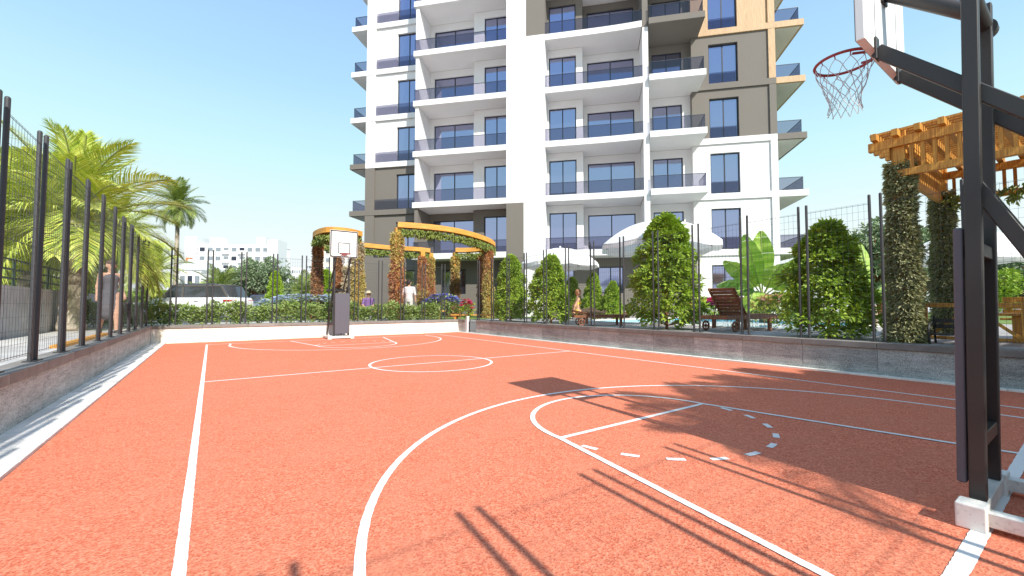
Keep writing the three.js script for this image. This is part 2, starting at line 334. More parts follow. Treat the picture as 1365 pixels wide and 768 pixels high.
// ------------------------------------------------------------------ basketball hoops
const XH = 3.97;
function hoop(label, z0, flip) {
  const o = thing('basketball_hoop', label, 'basketball hoop', [XH, 0, z0], flip ? Math.PI : 0, 'basketball hoops at both ends of the court');
  // local frame: x across, -z into the court, origin below the posts
  const base = part(o, 'base_frame', [bx(-.45, .42, .03, .12, -.045, .035, .008), bx(-.45, -.37, .03, .11, .036, .95, .008), bx(.34, .42, .03, .11, .036, .95, .008), bx(-.46, .43, .03, .13, .951, 1.1, .008)], M.baseWhite);
  for (const x of [-.42, .38]) { part(base, 'foot', bx(x - .075, x + .06, .001, .14, -.075, .05, .01), M.baseWhite); part(base, 'foot', bx(x - .06, x + .06, .001, .14, .96, 1.09, .01), M.baseWhite); }
  for (const x of [-.29, .23]) {
    part(o, 'post', bar(V(x, .12, -.005), V(x, 3.27, .055), .062, .072, .008, V(0, 0, 1)), M.hoopSteel);
    part(o, 'lower_arm', bar(V(x + .045, 3.02, -.40), V(x + .045, 1.85, .72), .04, .085, .008), M.hoopSteel);
    part(o, 'brace', bar(V(x + .045, 1.98, .03), V(x + .045, .12, .90), .04, .075, .008), M.hoopSteel);
  }
  const ua = part(o, 'upper_arm', rod(V(-.03, 3.53, -.40), V(-.03, 3.10, .06), .048, .048, 20), M.hoopSteel); part(ua, 'axle', [rod(V(-.2585, 3.13, .05), V(.1985, 3.13, .05), .045, .045, 18), rod(V(.262, 3.13, .05), V(.33, 3.13, .05), .06, .06, 20)], M.hoopSteel);
  part(o, 'counterweight', bx(-.32, .36, 1.8, 1.9, .66, .78, .02), M.hoopSteel);
  part(o, 'cross_bar', bx(-.258, .198, .42, .5, -.015, .03, .006), M.hoopSteel); part(o, 'cross_bar', bx(-.258, .198, 1.55, 1.63, .0, .045, .006), M.hoopSteel);
  part(o, 'pad', bar(V(-.05, .2, -.068), V(-.05, 1.72, -.039), .53, .044, .015, V(0, 0, 1)), M.pad);
  const bd = part(o, 'backboard', bx(-.47, .51, 3.03, 4.03, -.455, -.405, .006), M.board);
  const f = -.458, fr = (x0, x1, y0, y1) => bx(x0, x1, y0, y1, f - .002, f + .002);
  part(bd, 'border', [fr(-.46, .5, 3.04, 3.08), fr(-.46, .5, 3.98, 4.02), fr(-.46, -.42, 3.081, 3.979), fr(.46, .5, 3.081, 3.979)], M.black);
  part(bd, 'target_square', [fr(-.19, .23, 3.17, 3.2), fr(-.19, .23, 3.55, 3.58), fr(-.19, -.16, 3.201, 3.549), fr(.2, .23, 3.201, 3.549)], M.black);
  for (const x of [-.245, .275]) for (const y of [3.02]) part(bd, 'bracket', bx(x - .035, x + .035, y - .07, y + .09, -.404, -.39, .006), M.hoopSteel);
  part(bd, 'bracket', bx(-.09, .03, 3.44, 3.62, -.404, -.39, .006), M.hoopSteel); const seams = [bx(-.246, -.242, 3.04, 4.02, -.4045, -.4025), bx(.273, .277, 3.04, 4.02, -.4045, -.4025)]; part(bd, 'seam', seams, M.pad);
  const rc = V(.02, 3.15, -.665), R = .185;
  const rim = part(o, 'rim', flat(new THREE.TorusGeometry(R, .011, 8, 48).rotateX(Math.PI / 2).translate(rc.x, rc.y, rc.z)), M.rim);
  part(rim, 'rim_bracket', [bx(-.06, .10, 3.08, 3.17, -.472, -.46, .004), bar(V(-.05, 3.12, -.465), V(-.085, 3.145, -.58), .014, .014), bar(V(.09, 3.12, -.465), V(.125, 3.145, -.58), .014, .014), rod(V(.02, 3.14, -.465), V(.02, 3.15, -.485), .012)], M.rim);
  const hooks = []; for (let i = 0; i < 12; i++) { const a = i / 12 * Math.PI * 2; hooks.push(rod(V(rc.x + R * Math.cos(a), 3.14, rc.z + R * Math.sin(a)), V(rc.x + (R - .012) * Math.cos(a), 3.115, rc.z + (R - .012) * Math.sin(a)), .004, .004, 5)); } part(rim, 'net_hooks', hooks, M.rim).userData.kind = 'stuff';
  const cords = []; const prof = t => R * (1 - .52 * Math.min(1, t * 1.25) + (t > .72 ? (t - .72) * .42 : 0));
  for (let i = 0; i < 12; i++) for (const s of [-1, 1]) {
    const pts = []; for (let k = 0; k <= 14; k++) { const t = k / 14, a = (i + s * (t * 3.0 + .07 * Math.sin(t * 20 + i))) / 12 * Math.PI * 2, q = prof(t) * (1 + .03 * Math.sin(i * 7 + k)); pts.push(V(rc.x + q * Math.cos(a), 3.12 - t * .37, rc.z + q * Math.sin(a))); }
    cords.push(tube(pts, .0025, 22, 4));
  }
  part(o, 'net', cords, M.net);
  return o;
}
hoop('near basketball hoop on black steel posts standing on the shaded baseline', -.475, false);
hoop('basketball hoop with grey pad standing before the cream far wall', -16.77, true);

// ------------------------------------------------------------------ apartment tower
{
  const ang = -46.84 * Math.PI / 180;
  const t = thing('apartment_tower', 'tall white and taupe apartment tower with blue glass balconies behind the pool', 'building', [15.2272, 0, -22.097], ang);
  const T0 = 4.70, ST = 3.47, NF = 7, SL = .38, Tk = k => T0 + ST * k;      // k = 0 is the lowest balcony slab
  const P = (n, g, m) => part(t, n, g, m);
  function win(s0, s1, h0, h1, d, div = 2, name = 'window') {              // frame with panes set in it; d = face of the frame
    const w = .07, y = d - .06, l = [bx(s0, s1, h1 - w, h1, y, d), bx(s0, s1, h0, h0 + w, y, d), bx(s0, s0 + w, h0 + w, h1 - w, y, d), bx(s1 - w, s1, h0 + w, h1 - w, y, d)];
    const pw = (s1 - s0 - 2 * w) / div;
    for (let i = 1; i < div; i++) l.push(bx(s0 + w + i * pw - .035, s0 + w + i * pw + .035, h0 + w, h1 - w, y + .003, d - .003));
    const f = P(name, l, M.frame);
    for (let i = 0; i < div; i++) { const a = s0 + w + i * pw + (i ? .035 : 0), b = s0 + w + (i + 1) * pw - (i < div - 1 ? .035 : 0); const g = bx(0, b - a, 0, h1 - h0 - 2 * w, -.01, .01); const pn = part(f, 'pane', g, M.glass); pn.position.set(a, h0 + w, d - .035); pn.rotation.set(rr(-.004, .004), rr(-.006, .006), 0); }
  }
  function guard(s0, s1, T, d) { const g = P('balcony_guard', bx(s0, s1, T + .01, T + .76, d - .008, d + .008), M.guard); part(g, 'top_rail', bx(s0, s1, T + .762, T + .79, d - .014, d + .014), M.frame); }
  const WD = -1.7;
  // ground floor
  P('wall', holed(-10.9, 11.7, .4, T0 - SL - .003, [[-8.5, -6.9, 2.05, 3.75], [-4.9, -3.16, 2.05, 3.75], [.2, 1.2, 2.05, 3.75], [2.15, 4.2, 2.05, 3.75], [5.7, 7.3, 2.05, 3.75], [9.4, 10.9, 2.05, 3.75]], -1.45, .3), M.taupe);
  for (const [a, b] of [[-8.5, -6.9], [-4.9, -3.16], [.2, 1.2], [2.15, 4.2], [5.7, 7.3], [9.4, 10.9]]) win(a + .003, b - .003, 2.053, 3.747, -1.56);
  P('wall', holed(11.703, 16.4, .4, T0 - SL - .003, [[12.6, 14.1, 2.05, 3.75]], WD, .3), M.white); win(12.603, 14.097, 2.053, 3.747, WD - .12);
  P('core', bx(-10.5, 16.2, .4, Tk(NF) + .5, -14, -2.75), M.taupe);
  for (let k = 0; k < NF; k++) {
    const T = Tk(k), C = Tk(k + 1) - SL, top = C - .014, lowL = k === 0 ? M.taupe : M.white, hiR = k >= 4 ? M.taupe : M.white;
    // slabs
    P('balcony_slab', bx(-6.48, -.003, T - SL, T, -2.7, 0, .012), M.white);
    const sh = new THREE.Shape(); sh.moveTo(2.503, 2.7); sh.lineTo(2.503, 0);
    for (let i = 0; i <= 24; i++) { const s = 2.503 + (8.44 - 2.503) * i / 24; sh.lineTo(s, -.14 * Math.pow(sat((s - 4.2) / 4.24), 3)); }
    sh.lineTo(8.44, 2.7);
    const sg = new THREE.ExtrudeGeometry(sh, { depth: SL, bevelEnabled: false, curveSegments: 4 }); sg.rotateX(-Math.PI / 2); sg.scale(1, 1, -1);
    { const ix = sg.index, p = sg.attributes.position; const f = sg.index ? sg.toNonIndexed() : sg; const a = f.attributes.position.array; for (let i = 0; i < a.length; i += 9) for (let c = 0; c < 3; c++) { const q = a[i + 3 + c]; a[i + 3 + c] = a[i + 6 + c]; a[i + 6 + c] = q; } f.computeVertexNormals(); f.translate(0, T - SL, 0); f.scale(1, 1, -1); const b = f.attributes.position.array; for (let i = 0; i < b.length; i += 9) for (let c = 0; c < 3; c++) { const q = b[i + 3 + c]; b[i + 3 + c] = b[i + 6 + c]; b[i + 6 + c] = q; } f.computeVertexNormals(); P('balcony_slab', muv(f), M.white); }
    P('balcony_slab', bx(8.82, 12.0, T - SL, T, -2.7, .32, .012), k === 4 ? M.taupe : M.white);
    // left bay
    P('side_wall', bx(-6.36, -6.12, T + .003, top, -2.6, -.12), lowL);
    P('wall', holed(-6.117, -2.62, T + .003, top, [[-5.8, -2.72, T + .02, T + 2.58]], -2.1, .25), lowL); win(-5.797, -2.723, T + .023, T + 2.577, -2.2);
    P('side_wall', bx(-2.617, -2.4, T + .003, top, -2.5, -1.403), lowL);
    P('wall', holed(-2.397, -.003, T + .003, top, [[-1.86, -.12, T + .02, T + 2.6]], -1.4, .25), lowL); win(-1.857, -.123, T + .023, T + 2.597, -1.5);
    guard(-6.42, -.01, T, -.07);
    // pillar between the bays
    if (k === 0) { P('pillar_panel', bx(0, 1.12, .4, C - .012, -2.6, .02), M.taupe); P('pillar_panel', bx(1.123, 2.5, .4, C - .012, -2.6, .03), M.white); }
    else if (k >= 4) { P('pillar_panel', bx(0, 1.28, T - SL + (k === 4 ? 0 : .0), C - .012, -2.6, .03), M.white); P('pillar_panel', bx(1.283, 2.5, T + .003, C - .012, -2.6, .0), M.taupe); P('pillar_panel', bx(1.283, 2.5, T - SL, T, -2.6, .03), M.white); }
    else P('pillar_panel', bx(0, 2.5, T - SL, C - .012, -2.6, .03), M.white);
    // right bay
    P('wall', holed(2.503, 4.83, T + .003, top, [[2.62, 4.4, T + .02, T + 2.6]], -1.2, .25), hiR); win(2.623, 4.397, T + .023, T + 2.597, -1.3);
    P('side_wall', bx(4.62, 4.829, T + .003, top, -2.5, -1.452), hiR);
    P('wall', holed(4.833, 8.47, T + .003, top, [[5.1, 8.15, T + .02, T + 2.58]], -2.25, .25), hiR); win(5.103, 8.147, T + .023, T + 2.577, -2.35);
    P('column', bx(8.47, 8.8, T - SL, C - .003, -2.6, .05), k >= 4 ? M.taupe : M.white);
    guard(2.51, 8.46, T, -.07);
    // right balcony
    const bk = k >= 3 ? M.taupe : M.white;
    P('wall', holed(8.803, 11.6, T + .003, top, [[9.26, 11.1, T + .02, T + 2.58]], -2.15, .25), bk); win(9.263, 11.097, T + .023, T + 2.577, -2.25);
    guard(8.84, 11.9, T, .22); { const g = P('balcony_guard', bx(11.892, 11.908, T + .01, T + .76, -1.55, .20), M.guard); part(g, 'top_rail', bx(11.886, 11.914, T + .762, T + .79, -1.55, .2), M.frame); }
    // right wing
    const wm = k < 2 ? M.white : k < 4 ? M.taupe : M.oak, em = k < 2 ? M.white : k === 2 ? M.taupe : M.oak;
    P('wing_wall', holed(11.6, 16.4, T + .003, top, [[12.62, 14.32, T + .02, T + 2.55]], WD, .55), wm); win(12.623, 14.317, T + .023, T + 2.547, WD - .16);
    P('wing_guard', bx(12.7, 14.24, T + .06, T + .78, WD - .12, WD - .105), M.guard);
    P('wing_band', bx(12.0, 16.4, T - SL, T, -2.7, WD + .1, .008), k === 2 ? M.white : wm === M.white ? M.white : k === 4 ? M.oak : wm);
    P('corner_strip', bx(16.02, 16.4, T + .003, top, WD + .003, WD + .1), k === 2 ? M.taupe : k === 3 ? M.oak : wm);
    P('end_slab', bx(16.403, 18.0, T - SL, T, -6.5, WD + .1, .008), em);
    P('end_soffit', bx(16.5, 17.86, T - SL - .012, T - SL - .002, -6.4, WD - .05), M.white);
    guard(16.41, 17.75, T, WD); { const g = P('balcony_guard', bx(17.742, 17.758, T + .01, T + .76, -6.3, WD - .02), M.guard); part(g, 'top_rail', bx(17.736, 17.764, T + .762, T + .79, -6.3, WD - .02), M.frame); }
    // left wing
    const lm = k < 2 ? M.taupe : M.white;
    P('wing_wall', holed(-10.9, -6.37, T + .003, top, [[-8.5, -6.75, T + .02, T + 2.55]], WD, .55), lm); win(-8.497, -6.753, T + .023, T + 2.547, WD - .14);
    P('wing_band', bx(-10.9, -6.49, T - SL, T, -2.7, WD + .14, .008), k < 2 ? M.taupe : M.white);
    P('corner_strip', bx(-10.9, -10.16, T + .003, top, WD + .003, WD + .12), lm);
    P('wing_guard', bx(-10.12, -6.5, T + .01, T + .76, WD + .09, WD + .105), M.guard);
    P('end_slab', bx(-12.15, -10.903, T - SL, T, -6.5, WD + .14, .008), k < 3 ? M.taupe : M.white);
    P('end_soffit', bx(-12.05, -10.95, T - SL - .012, T - SL - .002, -6.4, WD - .05), M.white);
    guard(-11.95, -10.91, T, WD); { const g = P('balcony_guard', bx(-11.958, -11.942, T + .01, T + .76, -6.3, WD - .02), M.guard); part(g, 'top_rail', bx(-11.964, -11.936, T + .762, T + .79, -6.3, WD - .02), M.frame); }
  }
  P('roof', bx(-11, 16.6, Tk(NF) - SL, Tk(NF) + .4, -14.2, .1), M.white);
}

// ------------------------------------------------------------------ foliage builders
// one leaf: four triangles folded along its midrib; pushes into arrays
class Leaves {
  constructor() { this.p = []; this.n = []; this.c = []; }
  leaf(o, dir, nrm, len, wid, c, curl = .15) {
    const side = new THREE.Vector3().crossVectors(dir, nrm).normalize(), up = new THREE.Vector3().crossVectors(side, dir).normalize();
    const m = o.clone().addScaledVector(dir, len * .5).addScaledVector(up, -wid * .0), tip = o.clone().addScaledVector(dir, len).addScaledVector(up, -len * curl);
    const l = m.clone().addScaledVector(side, wid / 2).addScaledVector(up, wid * .12), r = m.clone().addScaledVector(side, -wid / 2).addScaledVector(up, wid * .12);
    this.tri(o, l, tip, c); this.tri(o, tip, r, c);
  }
  tri(a, b, d, c) {
    const n = b.clone().sub(a).cross(d.clone().sub(a)).normalize();
    for (const q of [a, b, d]) { this.p.push(q.x, q.y, q.z); this.n.push(n.x, n.y, n.z); this.c.push(c[0], c[1], c[2]); }
  }
  geo() {
    const g = new THREE.BufferGeometry(); g.setAttribute('position', new THREE.Float32BufferAttribute(this.p, 3)); g.setAttribute('normal', new THREE.Float32BufferAttribute(this.n, 3));
    g.setAttribute('color', new THREE.Float32BufferAttribute(this.c, 3)); g.setAttribute('uv', new THREE.Float32BufferAttribute(new Float32Array(this.p.length / 3 * 2), 2)); return g;
  }
}
const rdir = () => { const z = rr(-1, 1), a = rr(0, 6.2832), q = Math.sqrt(1 - z * z); return V(q * Math.cos(a), z, q * Math.sin(a)); };
const pal = (list) => { const a = list[Math.floor(rnd() * list.length)], b = list[Math.floor(rnd() * list.length)]; const k = rr(.85, 1.15); return mix3(a, b, rnd()).map(v => v * k); };
// a twig: leaves fanning outward from a point
function sprig(L, o, out, n, size, colours, spread = .9, droop = .25) {
  const c0 = pal(colours);
  for (let i = 0; i < n; i++) {
    const d = out.clone().addScaledVector(rdir(), spread).normalize(); d.y -= droop * rnd(); d.normalize();
    const c = mix3(c0, pal(colours), .5);
    L.leaf(o.clone().addScaledVector(d, size * rr(.1, .9)), d, rdir().addScaledVector(out, .9).add(V(0, .9, 0)).normalize(), size * rr(.7, 1.25), size * rr(.38, .6), c, rr(.05, .3));
  }
}
const GREEN = [[.26, .41, .02], [.37, .52, .03], [.47, .58, .06], [.17, .30, .02]];
const LIME = [[.38, .56, .02], [.46, .62, .03], [.28, .45, .02]];
const HEDGE = [[.20, .34, .05], [.33, .47, .10], [.45, .55, .18], [.13, .23, .03], [.52, .60, .28]];
const GREYGREEN = [[.19, .28, .12], [.28, .37, .19], [.34, .43, .25], [.13, .20, .08]];

// conical leafy bush: stem with limbs and sprigs on uneven tiers
function coneBush(h, r, n, size, colours, skirt = .12) {
  const L = new Leaves(), limbs = [];
  const lob = Array.from({ length: 7 }, () => [rr(0, 6.28), rr(0, 1), rr(.08, .2)]);
  for (let i = 0; i < n; i++) {
    const u = Math.pow(rnd(), .8), a = rr(0, 6.2832), y = h * (skirt * .4 + u * (1 - skirt * .4));
    let R = r * Math.pow(1 - u, .62) * (u < skirt ? .72 + .28 * u / skirt : 1) + .06;
    let k = 1; for (const [la, lu, lw] of lob) { const da = Math.cos(a - la), du = (u - lu) * 4; k += lw * Math.max(0, da) * Math.exp(-du * du) - .03; }
    k *= .86 + .3 * (.5 + .5 * Math.sin(y * 9 / h * 3 + a * 2));
    const q = R * k * Math.pow(rnd(), .33);
    const o = V(q * Math.cos(a), y, q * Math.sin(a));
    const out = V(Math.cos(a), .35 + u * .6, Math.sin(a)).normalize();
    sprig(L, o, out, 14, size, colours, .85, .5);
    if (i % 9 === 0) limbs.push(rod(V(0, Math.max(.1, y - q * .5), 0), o, .012, .005, 4));
  }
  limbs.push(rod(V(0, 0, 0), V(0, h * .92, 0), .04, .01, 7));
  return [L.geo(), mergeGeometries(limbs)];
}
function bushThing(label, pos, geos, turn, sx, sy, group, cat = 'bush') {
  const b = thing('conical_bush', label, cat, pos, turn, group);
  part(b, 'stem', geos[1], M.bark); part(b, 'crown', geos[0], M.leaf); b.scale.set(sx, sy, sx); return b;
}
// leafy tree: forked trunk and clumped crown
function treeGeos(h, trunkH, rx, ry, clumps, per, size, colours) {
  const L = new Leaves(), W = [rod(V(0, 0, 0), V(.05, trunkH, 0), h * .028, h * .018, 8)];
  for (let i = 0; i < clumps; i++) {
    const d = rdir(), k = Math.pow(rnd(), .4), c = V(d.x * rx * k, trunkH + ry * .85 + d.y * ry * k, d.z * rx * k), cr = rr(.16, .3) * rx;
    W.push(rod(V(.05, trunkH * rr(.75, 1), 0), c, h * .009, h * .003, 5));
    for (let j = 0; j < per; j++) { const e = rdir(), o = c.clone().addScaledVector(e, cr * Math.pow(rnd(), .35)); sprig(L, o, e.clone().add(V(0, .3, 0)).normalize(), 7, size, colours, .9, .3); }
  }
  return [L.geo(), mergeGeometries(W)];
}
function treeThing(name, label, pos, geos, turn = 0, s = [1, 1], group) {
  const b = thing(name, label, 'tree', pos, turn, group); part(b, 'trunk', geos[1], M.bark); part(b, 'crown', geos[0], M.leaf); b.scale.set(s[0], s[1], s[0]); return b;
}
// feather palm: frond geometry along +x, arching
function frondGeo(len, arch, leafLen, pairs, colours, vshape = .35) {
  const L = new Leaves(), pts = [];
  for (let i = 0; i <= 12; i++) { const t = i / 12; pts.push(V(len * (t - .18 * arch * t * t * t), len * (.32 * t - arch * .75 * t * t), 0)); }
  const cv = new THREE.CatmullRomCurve3(pts);
  for (let i = 0; i < pairs; i++) {
    const t = .12 + .88 * i / (pairs - 1), o = cv.getPoint(t), tg = cv.getTangent(t), ll = leafLen * (Math.sin(Math.PI * Math.pow(t, .75) * .93 + .12) * .9 + .15) * rr(.85, 1.1);
    const nrm = new THREE.Vector3().crossVectors(V(0, 0, 1), tg).normalize();
    for (const s of [-1, 1]) {
      const d = tg.clone().multiplyScalar(.62 + .5 * t).add(V(0, 0, s * .85)).addScaledVector(nrm, vshape * rr(.4, 1)).normalize();
      const c = pal(colours), side = new THREE.Vector3().crossVectors(d, nrm).normalize(), w = .0135 * len / 2.4 * rr(.8, 1.25);
      const m = o.clone().addScaledVector(d, ll * .55), e = o.clone().addScaledVector(d, ll).add(V(0, -ll * rr(.14, .4), 0));
      const a0 = o.clone().addScaledVector(side, w * .4), b0 = o.clone().addScaledVector(side, -w * .4), a1 = m.clone().addScaledVector(side, w), b1 = m.clone().addScaledVector(side, -w);
      L.tri(b0, a0, a1, c); L.tri(b0, a1, b1, c); L.tri(b1, a1, e, c);
    }
  }
  const g = L.geo(), r = flat(new THREE.TubeGeometry(cv, 12, .018 * len / 2.4, 4)); const cc = new Float32Array(r.attributes.position.count * 3);
  for (let i = 0; i < cc.length; i += 3) { cc[i] = .30; cc[i + 1] = .33; cc[i + 2] = .08; } r.setAttribute('color', new THREE.BufferAttribute(cc, 3));
  return mergeGeometries([g, r]);
}
const PALM = [[.48, .55, .05], [.60, .64, .09], [.36, .46, .04], [.68, .70, .16], [.26, .37, .04]];
const PALMDARK = [[.16, .25, .03], [.25, .33, .04], [.34, .40, .06], [.10, .17, .02]];
const frondSets = {};
function palm(label, pos, trunkH, trunkR, len, count, colours, key, group, elev = [.95, -.35], name = 'palm_tree') {
  const t = thing(name, label, 'palm tree', pos, rr(0, 6), group);
  const pr = []; const K = Math.round(trunkH / .13); for (let i = 0; i <= K; i++) { const y = trunkH * i / K; pr.push(new THREE.Vector2(trunkR * (1.15 - .3 * i / K) * (i % 2 ? 1.05 : .95) * (i < 3 ? 1.2 - .06 * i : 1), y)); }
  pr.push(new THREE.Vector2(.001, trunkH + .1)); const lg = flat(new THREE.LatheGeometry(pr, 14)); part(t, 'trunk', lg, M.palmBark);
  const fs = frondSets[key] ??= [.30, .52, .75, .95].map(a => frondGeo(2.4, a, .82, 54, colours));
  for (let i = 0; i < count; i++) {
    const u = i / (count - 1), f = part(t, 'frond', fs[Math.min(3, Math.floor(u * 3.2 + rnd()))], M.leaf);
    f.position.set(0, trunkH + .05 - u * .2, 0); f.rotation.order = 'YZX';
    f.rotation.set(rr(-.25, .25), i * 2.39996 + rr(-.2, .2), elev[0] + (elev[1] - elev[0]) * u + rr(-.12, .12)); const s = len / 2.4 * rr(.85, 1.1); f.scale.set(s, s, s);
  }
  return t;
}

// ------------------------------------------------------------------ bushes along the pool fence
{
  const g1 = coneBush(3.1, 1.06, 1050, .125, GREEN), g2 = coneBush(2.6, .94, 860, .125, GREEN);
  const spot = (px, X) => { const p = onX(px, 440, X); return V(p.x, LVL, p.z); };
  const G = 'conical bushes between fence and pool';
  bushThing('tall cone-shaped leafy bush under the larger white parasol', spot(889, 10.95), g1, .4, 1.12, 1.06, G);
  bushThing('dark green cone-shaped bush next to the banana plant and vine post', spot(1106, 10.85), g2, 1.3, 1.0, .93, G);
  bushThing('cone-shaped bush beside the woman on the lounger', spot(735, 10.8), g2, 2.6, .96, .98, G);
  bushThing('cone-shaped bush beside the curved pergola posts', spot(681, 10.8), g1, 3.9, .82, .92, G);
  const far = (px, top, D, w, lab, tn) => { const p = atD(px, 400, D), hh = (407.5 - top) / FPX * D + EYE - LVL; bushThing(lab, V(p.x, LVL, p.z), g2, tn, w / 1.8, hh / 2.6, G); };
  far(791, 366, 21, 1.15, 'small cone bush before the ground-floor window, taller of two', 1); far(817, 377, 20.5, 1.05, 'small cone bush before the ground-floor window, shorter of two', 2); far(763, 372, 21.5, 1.2, 'small cone bush rising behind the seated woman', 3.3);
}
// ------------------------------------------------------------------ hedge behind the far wall
{
  const h = thing('hedge', 'clipped leafy hedge on the cream wall behind the far hoop', 'hedge'), L = new Leaves(), W = [];
  for (let i = 0; i < 2600; i++) {
    const x = rr(-4.2, 8.9), top = LVL + .66 + .1 * Math.sin(x * 3.1) + .06 * Math.sin(x * 7.7 + 1), y = LVL + (top - LVL) * Math.pow(rnd(), .8), z = -18.45 - .45 * Math.pow(rnd(), 1.4) - .1 * Math.sin(x * 5);
    sprig(L, V(x, y, z), V(rr(-.3, .3), .7, .7).normalize(), 6, .125, HEDGE, .8, .2);
  }
  for (let x = -4.1; x < 8.8; x += .35) W.push(rod(V(x, LVL, -18.7), V(x + rr(-.1, .1), LVL + .55, -18.65), .015, .006, 5));
  part(h, 'stems', W, M.bark).userData.kind = 'stuff'; part(h, 'foliage', L.geo(), M.leaf);
}
// ------------------------------------------------------------------ curved wooden pergolas with vines
const VINE = { green: [[.15, .22, .03], [.23, .30, .04], [.32, .36, .07]], gold: [[.60, .50, .14], [.45, .42, .12], [.66, .46, .16]], red: [[.52, .17, .08], [.62, .27, .14], [.46, .22, .10], [.48, .36, .14]], brown: [[.32, .17, .08], [.42, .24, .11], [.26, .15, .07]], tan: [[.52, .43, .27], [.62, .53, .36], [.45, .37, .23]] };
function vineGeo(h, r0, r1, mixFn, n, size) {
  const L = new Leaves();
  for (let i = 0; i < n; i++) {
    const u = rnd(), a = rr(0, 6.2832), lob = Math.sin(a * 2 + u * 13 + 1) * .5 + Math.sin(a * 3 - u * 29) * .3 + Math.sin(u * 47 + a) * .3, r = (r0 + (r1 - r0) * u) * (.9 + .32 * lob) * Math.pow(rnd(), .2);
    if (rnd() < .12 - .3 * lob) continue;
    sprig(L, V(r * Math.cos(a), u * h, r * Math.sin(a)), V(Math.cos(a), -.1, Math.sin(a)).normalize(), 5, size, mixFn(u, a), .7, .6);
  }
  return L.geo();
}
function ribbon(pts, w, th, name, o, mat) {           // curved beam of rectangular section
  const cv = new THREE.CatmullRomCurve3(pts, false, 'centripetal'), N = 56, pos = [], idx = [], uv = [];
  for (let i = 0; i <= N; i++) {
    const p = cv.getPointAt(i / N), t = cv.getTangentAt(i / N); const s = V(-t.z, 0, t.x).normalize().multiplyScalar(w / 2);
    for (const [k, y] of [[1, 0], [-1, 0], [-1, -th], [1, -th]]) { pos.push(p.x + s.x * k, p.y + y, p.z + s.z * k); }
  }
  const q = []; const gp = i => V(pos[i * 3], pos[i * 3 + 1], pos[i * 3 + 2]);
  const tri = (a, b, c) => { for (const i of [a, b, c]) q.push(pos[i * 3], pos[i * 3 + 1], pos[i * 3 + 2]); };
  for (let i = 0; i < N; i++) for (let k = 0; k < 4; k++) { const a = i * 4 + k, b = i * 4 + (k + 1) % 4, c = a + 4, d = b + 4; tri(a, b, c); tri(b, d, c); const l = i / N * cv.getLength(), l2 = (i + 1) / N * cv.getLength(), v0 = k * .3, v1 = k * .3 + .3; uv.push(v0, l, v1, l, v0, l2, v1, l, v1, l2, v0, l2); }
  const e = N * 4; tri(0, 2, 1); tri(0, 3, 2); tri(e, e + 1, e + 2); tri(e, e + 2, e + 3); for (let i = 0; i < 12; i++) uv.push(rnd() * .3, rnd() * .3);
  const g = new THREE.BufferGeometry(); g.setAttribute('position', new THREE.Float32BufferAttribute(q, 3)); g.setAttribute('uv', new THREE.Float32BufferAttribute(uv, 2)); g.computeVertexNormals();
  const m = part(o, name, g, mat); m.material.side = THREE.DoubleSide;
  const L = new Leaves();                             // hanging greenery under the beam
  for (let i = 0; i < cv.getLength() * 150; i++) { const u = rnd(), p = cv.getPointAt(u), t = cv.getTangentAt(u); const s = V(-t.z, 0, t.x).normalize().multiplyScalar(w * .46 * rr(-1, 1)); p.add(s); p.y -= th + .3 * Math.pow(rnd(), 1.5); sprig(L, p, V(rr(-.3, .3), -1, rr(-.3, .3)).normalize(), 5, .12, VINE.green, .6, .4); }
  part(o, 'hanging_vine', L.geo(), M.leaf);
}
